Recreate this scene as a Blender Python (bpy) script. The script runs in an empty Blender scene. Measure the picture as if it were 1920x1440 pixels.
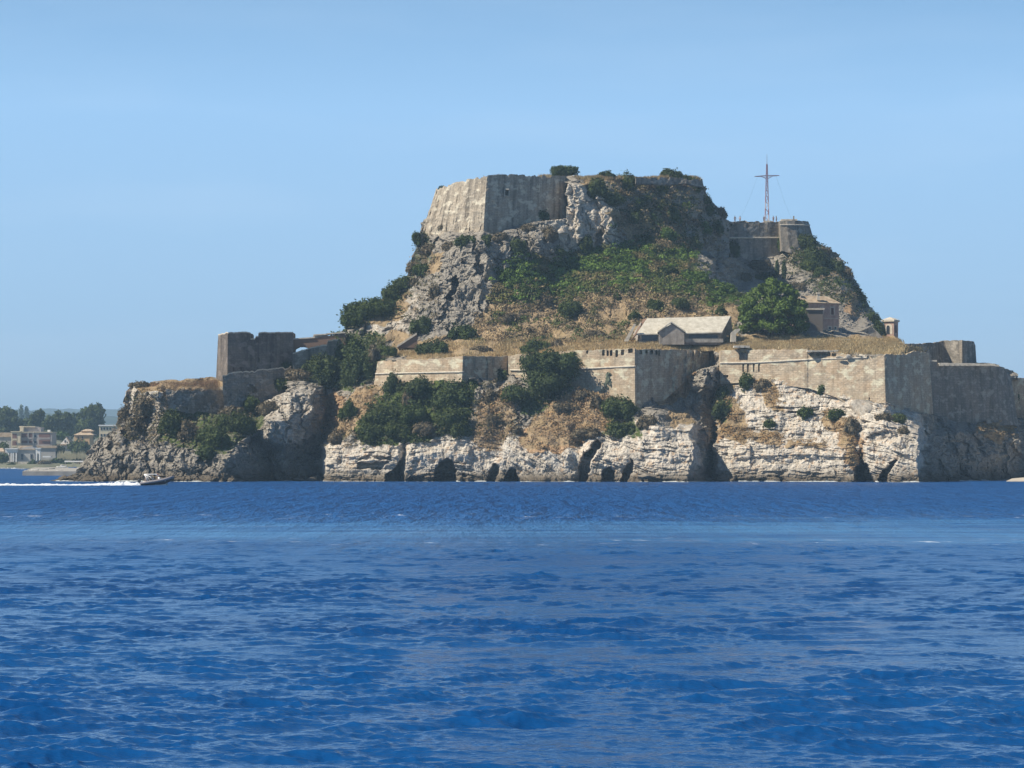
import bpy, bmesh, math, random
import numpy as np
from mathutils import Vector
R = math.radians
rng = np.random.default_rng(7)
random.seed(7)
C = bpy.context.scene
COL = C.collection

# ------------------------------------------------------------------ camera, sky, sun, exposure
CAM_H, F, HY = 5.0, 5400.0, 858.0          # eye height above the sea (m), focal length (px of a 1920 px frame), horizon row
cam_d = bpy.data.cameras.new('camera'); cam = bpy.data.objects.new('camera', cam_d); COL.objects.link(cam)
cam.location = (0, 0, CAM_H); cam.rotation_euler = (R(90), 0, 0)
cam_d.sensor_width = 36; cam_d.lens = 36 * F / 1920
cam_d.shift_y = (HY - 720) / 1920
cam_d.clip_start = 0.5; cam_d.clip_end = 40000
C.camera = cam
SUN_EL, SUN_AZ = R(46), R(20)              # SUN_AZ: how far the sun stands on the camera's side of due left
sv = Vector((-math.cos(SUN_AZ) * math.cos(SUN_EL), -math.sin(SUN_AZ) * math.cos(SUN_EL), math.sin(SUN_EL)))
W = bpy.data.worlds.new('World'); C.world = W; W.use_nodes = True
wn = W.node_tree; wn.nodes.clear()
sky = wn.nodes.new('ShaderNodeTexSky'); sky.sky_type = 'NISHITA'; sky.sun_disc = False
sky.sun_elevation = SUN_EL; sky.sun_rotation = math.atan2(sv.x, sv.y)
sky.altitude = 0; sky.air_density = 1.0; sky.dust_density = 0.4; sky.ozone_density = 2.0
hs = wn.nodes.new('ShaderNodeHueSaturation'); hs.inputs['Saturation'].default_value = 1.15
tint = wn.nodes.new('ShaderNodeMixRGB'); tint.blend_type = 'MULTIPLY'; tint.inputs[0].default_value = 1
tint.inputs[2].default_value = (0.62, 0.80, 1.0, 1)
bg = wn.nodes.new('ShaderNodeBackground'); bg.inputs[1].default_value = 0.05
wo = wn.nodes.new('ShaderNodeOutputWorld')
wn.links.new(sky.outputs[0], hs.inputs['Color']); wn.links.new(hs.outputs[0], tint.inputs[1])
# thin cirrus: a faint wisp of real cloud tone, laid out by direction
tc = wn.nodes.new('ShaderNodeTexCoord'); mp = wn.nodes.new('ShaderNodeMapping'); mp.inputs['Scale'].default_value = (6, 6, 34)
mp.inputs['Rotation'].default_value = (0, R(12), 0)
nz = wn.nodes.new('ShaderNodeTexNoise'); nz.inputs['Scale'].default_value = 1.4; nz.inputs['Detail'].default_value = 6
mr = wn.nodes.new('ShaderNodeMapRange'); mr.inputs[1].default_value = 0.48; mr.inputs[2].default_value = 0.80; mr.inputs[4].default_value = 0.08
cl = wn.nodes.new('ShaderNodeMixRGB'); cl.inputs[2].default_value = (15, 17, 19, 1)
wn.links.new(tc.outputs['Generated'], mp.inputs[0]); wn.links.new(mp.outputs[0], nz.inputs['Vector'])
wn.links.new(nz.outputs[0], mr.inputs[0]); wn.links.new(mr.outputs[0], cl.inputs[0]); wn.links.new(tint.outputs[0], cl.inputs[1])
# the paler, hazier air low over the sea
gz = wn.nodes.new('ShaderNodeSeparateXYZ'); wn.links.new(tc.outputs['Generated'], gz.inputs[0])
gr = wn.nodes.new('ShaderNodeValToRGB'); wn.links.new(gz.outputs[2], gr.inputs[0])
gr.color_ramp.elements[0].position = 0.0; gr.color_ramp.elements[0].color = (8.9, 12.2, 15.6, 1)
e = gr.color_ramp.elements[1]; e.position = 0.16; e.color = (5.4, 9.9, 15.8, 1)
e = gr.color_ramp.elements.new(0.05); e.color = (6.6, 10.5, 14.9, 1)
gf = wn.nodes.new('ShaderNodeMapRange'); gf.inputs[1].default_value = 0.12; gf.inputs[2].default_value = 0.24; gf.inputs[3].default_value = 1.0; gf.inputs[4].default_value = 0.0
wn.links.new(gz.outputs[2], gf.inputs[0])
gm = wn.nodes.new('ShaderNodeMixRGB'); wn.links.new(gf.outputs[0], gm.inputs[0]); wn.links.new(tint.outputs[0], gm.inputs[1]); wn.links.new(gr.outputs[0], gm.inputs[2])
wn.links.new(gm.outputs[0], cl.inputs[1]); wn.links.new(cl.outputs[0], bg.inputs[0]); wn.links.new(bg.outputs[0], wo.inputs[0])
sl = bpy.data.lights.new('sun', 'SUN'); sl.energy = 5.0; sl.angle = R(0.53); sl.color = (1.0, 0.92, 0.79)
so = bpy.data.objects.new('sun', sl); COL.objects.link(so); so.rotation_euler = sv.to_track_quat('Z', 'Y').to_euler(); so.location = (-200, 100, 300)
C.view_settings.view_transform = 'Standard'; C.view_settings.look = 'None'
C.view_settings.exposure = 0.35; C.view_settings.gamma = 1.0; C.view_settings.use_curve_mapping = False
C.cycles.max_bounces = 6; C.cycles.diffuse_bounces = 3; C.cycles.glossy_bounces = 3; C.cycles.volume_bounces = 0
C.cycles.use_denoising = True

# ------------------------------------------------------------------ helpers
def at(px, py, Y):                          # a point of the place: bearing and height read off the photo, at its own distance
    return np.array([(px - 960) * Y / F, Y, CAM_H + (HY - py) * Y / F])
def zof(py, Y): return CAM_H + (HY - py) * Y / F
def _h(ix, iy, iz, seed):
    n = (ix.astype(np.int64) * 374761393 + iy.astype(np.int64) * 668265263 + iz.astype(np.int64) * 2147483647 + seed * 974711) & 0xffffffff
    n = ((n ^ (n >> 13)) * 1274126177) & 0xffffffff
    n = ((n ^ (n >> 16)) * 2246822519) & 0xffffffff
    return ((n ^ (n >> 15)) & 0xffffff) / float(0xffffff)
def noise(x, y, z=0.0, seed=0):             # value noise, -1..1
    x, y, z = np.broadcast_arrays(np.asarray(x, float), np.asarray(y, float), np.asarray(z, float))
    ix, iy, iz = np.floor(x), np.floor(y), np.floor(z)
    fx, fy, fz = x - ix, y - iy, z - iz
    fx = fx**3 * (fx * (fx * 6 - 15) + 10); fy = fy**3 * (fy * (fy * 6 - 15) + 10); fz = fz**3 * (fz * (fz * 6 - 15) + 10)
    r = 0
    for dz in (0, 1):
        if dz and not np.any(fz): break
        wz = fz if dz else 1 - fz
        for dy in (0, 1):
            wy = fy if dy else 1 - fy
            for dx in (0, 1):
                wx = fx if dx else 1 - fx
                r = r + _h(ix + dx, iy + dy, iz + dz, seed) * wx * wy * wz
    return r * 2 - 1
def fbm(x, y, z=0.0, o=4, seed=0, g=0.5):
    a, s, t = 1.0, 0, 0
    for i in range(o):
        s = s + a * noise(x * 2**i + i * 17.3, y * 2**i + i * 9.1, z * 2**i, seed + i); t += a; a *= g
    return s / t
def billow(x, y, z=0.0, o=4, seed=0, g=0.5):
    a, s, t = 1.0, 0, 0
    for i in range(o):
        s = s + a * np.abs(noise(x * 2**i + i * 17.3, y * 2**i + i * 9.1, z * 2**i, seed + i)); t += a; a *= g
    return s / t
def facets(x, y, seed):                      # fractured rock: every cell a tilted plane, plus the distance to its cracks
    ix, iy = np.floor(x), np.floor(y); d1 = np.full(x.shape, 9.0); d2 = np.full(x.shape, 9.0); bx = np.zeros_like(x); by = np.zeros_like(x); cx = np.zeros_like(x); cy = np.zeros_like(x); z = np.zeros(1)
    for dy in (-1, 0, 1):
        for dx in (-1, 0, 1):
            gx, gy = ix + dx, iy + dy; h = _h(gx, gy, z, seed); ox = gx + h - x; oy = gy + (h * 7919.0) % 1.0 - y; d = ox * ox + oy * oy
            n = d < d1; d2 = np.where(n, d1, np.minimum(d2, d)); d1 = np.where(n, d, d1); bx = np.where(n, gx, bx); by = np.where(n, gy, by); cx = np.where(n, ox, cx); cy = np.where(n, oy, cy)
    h = _h(bx, by, z, seed + 1); a = (h * 613.0) % 1.0 - .5; b = (h * 3571.0) % 1.0 - .5
    return (h - .5) * .8 - cx * a * 1.5 - cy * b * 1.3, np.sqrt(d2) - np.sqrt(d1)
def inside(px, py, poly):
    r = np.zeros(np.shape(px), bool); n = len(poly); j = n - 1
    for i in range(n):
        xi, yi = poly[i]; xj, yj = poly[j]
        if yi != yj:
            r ^= ((yi > py) != (yj > py)) & (px < (xj - xi) * (py - yi) / (yj - yi) + xi)
        j = i
    return r
def smooth(e0, e1, x):
    t = np.clip((x - e0) / (e1 - e0), 0, 1); return t * t * (3 - 2 * t)
def mesh(name, V, faces, mat=None, parent=None, shade=True, col=None, uv=None, mats=None, midx=None):
    V = np.asarray(V, np.float32).reshape(-1, 3)
    me = bpy.data.meshes.new(name)
    if isinstance(faces, np.ndarray):
        k = faces.shape[1]; nf = len(faces)
        me.vertices.add(len(V)); me.vertices.foreach_set('co', V.ravel())
        me.loops.add(nf * k); me.loops.foreach_set('vertex_index', faces.astype(np.int32).ravel())
        me.polygons.add(nf); me.polygons.foreach_set('loop_start', np.arange(0, nf * k, k, dtype=np.int32))
        me.update(calc_edges=True)
    else:
        me.from_pydata(V.tolist(), [], faces); me.update()
    if col is not None:
        a = me.color_attributes.new('tone', 'FLOAT_COLOR', 'POINT'); a.data.foreach_set('color', np.asarray(col, np.float32).ravel())
    if uv is not None:
        ul = me.uv_layers.new(name='UVMap'); li = np.empty(len(me.loops), np.int32); me.loops.foreach_get('vertex_index', li)
        ul.data.foreach_set('uv', np.asarray(uv, np.float32)[li].ravel())
    if mats:
        for m in mats: me.materials.append(m)
        if midx is not None: me.polygons.foreach_set('material_index', np.asarray(midx, np.int32))
    elif mat: me.materials.append(mat)
    me.polygons.foreach_set('use_smooth', np.full(len(me.polygons), bool(shade)))
    o = bpy.data.objects.new(name, me); COL.objects.link(o)
    if parent: o.parent = parent
    return o
def grid_faces(nr, nc, off=0):
    i = np.arange(nr - 1)[:, None] * nc + np.arange(nc - 1)[None, :] + off
    return np.stack([i, i + 1, i + nc + 1, i + nc], -1).reshape(-1, 4)
def tag(o, label=None, cat=None, group=None, kind=None):
    if label: o['label'] = label
    if cat: o['category'] = cat
    if group: o['group'] = group
    if kind: o['kind'] = kind
    return o
def empty(name, loc=(0, 0, 0), rz=0.0):
    o = bpy.data.objects.new(name, None); COL.objects.link(o); o.location = loc; o.rotation_euler = (0, 0, rz); o.empty_display_size = .3; return o
def copy_tree(o, parent=None):
    c = o.copy(); COL.objects.link(c)
    if parent: c.parent = parent
    for ch in list(o.children): copy_tree(ch, c)
    return c
class MB:                                   # collects simple solids into ONE mesh
    def __init__(s): s.v = []; s.f = []
    def add(s, V, Fc):
        n = len(s.v); s.v += [tuple(map(float, p)) for p in V]; s.f += [tuple(i + n for i in f) for f in Fc]; return s
    def box(s, x0, x1, y0, y1, z0, z1):
        return s.add([(x0, y0, z0), (x1, y0, z0), (x1, y1, z0), (x0, y1, z0), (x0, y0, z1), (x1, y0, z1), (x1, y1, z1), (x0, y1, z1)],
                     [(3, 2, 1, 0), (4, 5, 6, 7), (0, 1, 5, 4), (1, 2, 6, 5), (2, 3, 7, 6), (3, 0, 4, 7)])
    def prism(s, outline, y0, y1):          # outline: (x, z) counter-clockwise seen from the front (-y)
        n = len(outline)
        V = [(x, y0, z) for x, z in outline] + [(x, y1, z) for x, z in outline]
        return s.add(V, [tuple(range(n)), tuple(range(2 * n - 1, n - 1, -1))] + [(i, i + n, (i + 1) % n + n, (i + 1) % n) for i in range(n)])
    def tube(s, pts, r, n=6):
        pts = [Vector(p) for p in pts]; rr = r if hasattr(r, '__len__') else [r] * len(pts)
        V = []
        for i, p in enumerate(pts):
            d = (pts[min(i + 1, len(pts) - 1)] - pts[max(i - 1, 0)]).normalized()
            u = d.orthogonal().normalized() if abs(d.z) < .95 else Vector((1, 0, 0)); u = (u - d * u.dot(d)).normalized(); w = d.cross(u)
            for k in range(n):
                a = 2 * math.pi * k / n; V.append(p + (u * math.cos(a) + w * math.sin(a)) * rr[i])
        Fc = [tuple(range(n))[::-1], tuple(range((len(pts) - 1) * n, len(pts) * n))]
        for i in range(len(pts) - 1):
            for k in range(n): Fc.append((i * n + k, i * n + (k + 1) % n, (i + 1) * n + (k + 1) % n, (i + 1) * n + k))
        return s.add(V, Fc)
    def build(s, name, m, parent=None, shade=False):
        return mesh(name, s.v, s.f, m, parent, shade)

# ------------------------------------------------------------------ materials
def newmat(name, rough=0.9, spec=0.2):
    m = bpy.data.materials.new(name); m.use_nodes = True; nt = m.node_tree
    b = nt.nodes['Principled BSDF']; b.inputs['Roughness'].default_value = rough; b.inputs['Specular IOR Level'].default_value = spec
    return m, nt, b
def nd(nt, t, **kw):
    n = nt.nodes.new('ShaderNode' + t)
    for k, v in kw.items():
        if hasattr(n, k): setattr(n, k, v)
    return n
def lk(nt, a, b): nt.links.new(a, b)
def setin(nt, sock, v):
    if isinstance(v, bpy.types.NodeSocket): nt.links.new(v, sock)
    elif isinstance(v, tuple) and len(v) == 3 and sock.type == 'RGBA': sock.default_value = (*v, 1)
    else: sock.default_value = v
def pos(nt, scale=(1, 1, 1)):
    g = nd(nt, 'NewGeometry'); m = nd(nt, 'Mapping'); m.inputs['Scale'].default_value = scale; lk(nt, g.outputs['Position'], m.inputs[0]); return m.outputs[0]
def objc(nt, scale=(1, 1, 1)):
    g = nd(nt, 'TexCoord'); m = nd(nt, 'Mapping'); m.inputs['Scale'].default_value = scale; lk(nt, g.outputs['Object'], m.inputs[0]); return m.outputs[0]
def uvc(nt, scale=(1, 1, 1)):
    g = nd(nt, 'TexCoord'); m = nd(nt, 'Mapping'); m.inputs['Scale'].default_value = scale; lk(nt, g.outputs['UV'], m.inputs[0]); return m.outputs[0]
def nse(nt, vec, scale, detail=4, rough=0.55):
    n = nd(nt, 'TexNoise'); n.inputs['Scale'].default_value = scale; n.inputs['Detail'].default_value = detail; n.inputs['Roughness'].default_value = rough
    lk(nt, vec, n.inputs['Vector']); return n.outputs[0]
def mr_(nt, v, a, b, c=0.0, d=1.0):
    n = nd(nt, 'MapRange'); setin(nt, n.inputs[0], v); n.inputs[1].default_value = a; n.inputs[2].default_value = b; n.inputs[3].default_value = c; n.inputs[4].default_value = d; return n.outputs[0]
def mix(nt, f, a, b, mode='MIX'):
    n = nd(nt, 'MixRGB'); n.blend_type = mode; setin(nt, n.inputs[0], f); setin(nt, n.inputs[1], a); setin(nt, n.inputs[2], b); return n.outputs[0]
def mth(nt, op, a, b=0.0):
    n = nd(nt, 'Math'); n.operation = op; setin(nt, n.inputs[0], a); setin(nt, n.inputs[1], b); return n.outputs[0]
def bump(nt, b, h, strength=0.5, dist=0.2):
    n = nd(nt, 'Bump'); n.inputs['Strength'].default_value = strength; n.inputs['Distance'].default_value = dist; setin(nt, n.inputs['Height'], h); lk(nt, n.outputs[0], b.inputs['Normal'])
def plain(name, c, rough=0.8, var=0.15, scale=3.0, spec=0.25):
    m, nt, b = newmat(name, rough, spec)
    n = nse(nt, pos(nt), scale, 4)
    lk(nt, mix(nt, mr_(nt, n, .3, .7), tuple(x * (1 - var) for x in c), tuple(x * (1 + var) for x in c)), b.inputs['Base Color']); return m

def make_rock():
    m, nt, b = newmat('limestone_headland', 0.95, 0.1)
    p = pos(nt)
    a = nd(nt, 'VertexColor'); a.layer_name = 'tone'
    sp = nd(nt, 'SeparateColor'); lk(nt, a.outputs['Color'], sp.inputs[0])
    n1 = nse(nt, p, 0.35, 6, .6); n2 = nse(nt, p, 1.7, 5, .65); n3 = nse(nt, p, 6.0, 3, .6)
    nf = mth(nt, 'ADD', mth(nt, 'MULTIPLY', n2, .6), mth(nt, 'MULTIPLY', n3, .4))
    grey = mix(nt, mr_(nt, nf, .36, .62), (.17, .15, .12), (.42, .38, .315))
    grey = mix(nt, mr_(nt, n1, .5, .66, 0, .55), grey, (.20, .185, .165))
    white = mix(nt, mr_(nt, nf, .36, .58), (.36, .315, .255), (.72, .66, .56))
    white = mix(nt, mr_(nt, n1, .54, .66, 0, .45), white, (.44, .365, .27))
    n4 = nse(nt, pos(nt, (1, 1, .5)), .55, 6, .65); white = mix(nt, mr_(nt, n4, .50, .60, 0, .6), white, (.30, .27, .225)); white = mix(nt, mr_(nt, nse(nt, pos(nt, (1, 1, .7)), .8, 5, .6), .55, .64, 0, .6), white, (.50, .33, .19))
    c = mix(nt, a.outputs['Alpha'], grey, white)
    j = mth(nt, 'MULTIPLY', mth(nt, 'SUBTRACT', n2, .5), 1.3)
    def msk(s): return mr_(nt, mth(nt, 'ADD', s, j), .38, .62)
    dry = mix(nt, mr_(nt, nf, .35, .62), (.24, .17, .095), (.43, .325, .20))
    dry = mix(nt, mr_(nt, n1, .5, .62, 0, .6), dry, (.27, .20, .105))
    och = mix(nt, mr_(nt, nf, .35, .62), (.31, .20, .11), (.48, .33, .20))
    grn = mix(nt, mr_(nt, nf, .38, .6), (.035, .055, .015), (.10, .13, .035))
    c = mix(nt, msk(sp.outputs[2]), c, och); c = mix(nt, msk(sp.outputs[0]), c, dry); c = mix(nt, msk(sp.outputs[1]), c, grn)
    z = nd(nt, 'SeparateXYZ'); lk(nt, p, z.inputs[0])
    wet = mr_(nt, mth(nt, 'ADD', z.outputs[2], mth(nt, 'MULTIPLY', n1, -2.4)), -.7, 0.9, 1, 0)
    c = mix(nt, mth(nt, 'MULTIPLY', wet, .9), c, (.07, .058, .042))
    c = mix(nt, mr_(nt, mth(nt, 'ADD', z.outputs[2], mth(nt, 'MULTIPLY', n2, -5.0)), -2.2, 1.2, .7, 0), c, (.14, .112, .078))
    lk(nt, c, b.inputs['Base Color'])
    bump(nt, b, mth(nt, 'ADD', n2, mth(nt, 'MULTIPLY', n3, .45)), .8, .35)
    return m
def make_stone(name, lo, hi, streak=.5, tan=(.45, .31, .18), tanamt=.3, spots=.35):
    m, nt, b = newmat(name, 0.95, 0.1)
    u = uvc(nt)
    n1 = nse(nt, u, .22, 5, .6); n2 = nse(nt, u, 2.2, 5, .7)
    st = nse(nt, uvc(nt, (.55, .05, 1)), 1.0, 6, .7)
    br = nd(nt, 'TexBrick'); br.inputs['Scale'].default_value = 1.0; br.inputs['Brick Width'].default_value = .9; br.inputs['Row Height'].default_value = .38
    br.inputs['Mortar Size'].default_value = .03; br.inputs['Color1'].default_value = (.9, .9, .9, 1); br.inputs['Color2'].default_value = (.55, .55, .55, 1); br.inputs['Mortar'].default_value = (.5, .5, .5, 1)
    lk(nt, mix(nt, .18, u, nd_noise_vec(nt, u)), br.inputs['Vector'])
    c = mix(nt, mr_(nt, mth(nt, 'ADD', mth(nt, 'MULTIPLY', n2, .7), mth(nt, 'MULTIPLY', br.outputs['Fac'], -.12)), .2, .5), lo, hi)
    c = mix(nt, .55, c, mix(nt, 1.0, c, br.outputs['Color'], 'MULTIPLY'))
    c = mix(nt, mr_(nt, n1, .45, .65, 0, tanamt), c, tan)
    c = mix(nt, mr_(nt, st, .47, .64, 0, min(.9, streak * 1.3)), c, tuple(x * .40 for x in lo))
    c = mix(nt, mr_(nt, nse(nt, uvc(nt, (1, 1.5, 1)), .33, 6, .62), .53, .60, 0, .55), c, tuple(min(.72, x * 1.22) for x in hi))
    c = mix(nt, mr_(nt, nse(nt, uvc(nt, (1, 1.2, 1)), .5, 6, .66), .56, .66, 0, .38), c, tuple(x * .62 for x in lo))
    c = mix(nt, mr_(nt, nse(nt, u, 3.1, 3, .5), .60, .72, 0, spots), c, tuple(x * .42 for x in lo))
    lk(nt, c, b.inputs['Base Color'])
    bump(nt, b, mth(nt, 'ADD', n2, mth(nt, 'MULTIPLY', br.outputs['Fac'], -.3)), .7, .12)
    return m
def nd_noise_vec(nt, u):
    n = nd(nt, 'TexNoise'); n.inputs['Scale'].default_value = .8; lk(nt, u, n.inputs['Vector'])
    return mix(nt, 1.0, u, n.outputs[1], 'ADD')
def make_leaf(name, dark, light, trans=.25):
    m, nt, b = newmat(name, .7, .25)
    a = nd(nt, 'VertexColor'); a.layer_name = 'tone'; sp = nd(nt, 'SeparateColor'); lk(nt, a.outputs['Color'], sp.inputs[0])
    oi = nd(nt, 'ObjectInfo')
    c = mix(nt, sp.outputs[0], dark, light)
    c = mix(nt, mr_(nt, oi.outputs['Random'], 0, 1, 0, .30), c, tuple(x * y for x, y in zip(light, (1.0, .85, .7))))
    lk(nt, c, b.inputs['Base Color'])
    t = nd(nt, 'BsdfTranslucent'); lk(nt, c, t.inputs[0]); mx = nd(nt, 'MixShader'); mx.inputs[0].default_value = trans
    lk(nt, b.outputs[0], mx.inputs[1]); lk(nt, t.outputs[0], mx.inputs[2]); lk(nt, mx.outputs[0], nt.nodes['Material Output'].inputs[0])
    return m
def make_patch(name):                        # ground cover whose own colour is stored per blade
    m, nt, b = newmat(name, .85, .1)
    a = nd(nt, 'VertexColor'); a.layer_name = 'tone'; lk(nt, a.outputs['Color'], b.inputs['Base Color']); return m
M = {}
M['rock'] = make_rock()
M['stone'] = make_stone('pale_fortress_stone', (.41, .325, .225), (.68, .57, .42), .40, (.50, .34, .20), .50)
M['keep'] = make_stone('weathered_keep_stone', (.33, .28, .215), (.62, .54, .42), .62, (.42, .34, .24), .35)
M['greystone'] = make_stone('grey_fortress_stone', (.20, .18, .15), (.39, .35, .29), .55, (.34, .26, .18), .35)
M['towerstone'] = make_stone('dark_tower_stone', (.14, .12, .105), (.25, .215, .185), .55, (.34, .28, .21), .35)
M['brick'] = make_stone('red_brown_masonry', (.17, .11, .08), (.28, .19, .14), .4, (.3, .2, .13), .35)
M['cap'] = plain('sunlit_coping_stone', (.56, .50, .40), .9, .25, 1.5)  # pale stone; on wall tops the sunlit rim is put into this colour
M['leaf'] = make_leaf('dark_evergreen_leaves', (.032, .048, .016), (.105, .145, .042))
M['leafmid'] = make_leaf('mid_green_leaves', (.035, .058, .015), (.095, .135, .033))
M['leaffig'] = make_leaf('bright_green_leaves', (.05, .095, .018), (.13, .21, .04))
M['leafgrey'] = make_leaf('grey_brown_scrub_leaves', (.10, .085, .055), (.24, .20, .13), .15)
M['leafpine'] = make_leaf('pine_needles', (.028, .06, .012), (.17, .255, .045), .2)
M['bark'] = plain('bark', (.13, .09, .06), .9, .3, 6)
M['patch'] = make_patch('ground_cover')
M['pale_trim'] = plain('worn_window_stone', (.42, .38, .31), .9, .2, 2)
M['white'] = plain('white_paint', (.80, .79, .76), .4, .05, 2)
M['dark'] = plain('dark_rubber', (.05, .052, .06), .5, .2, 5)
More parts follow.
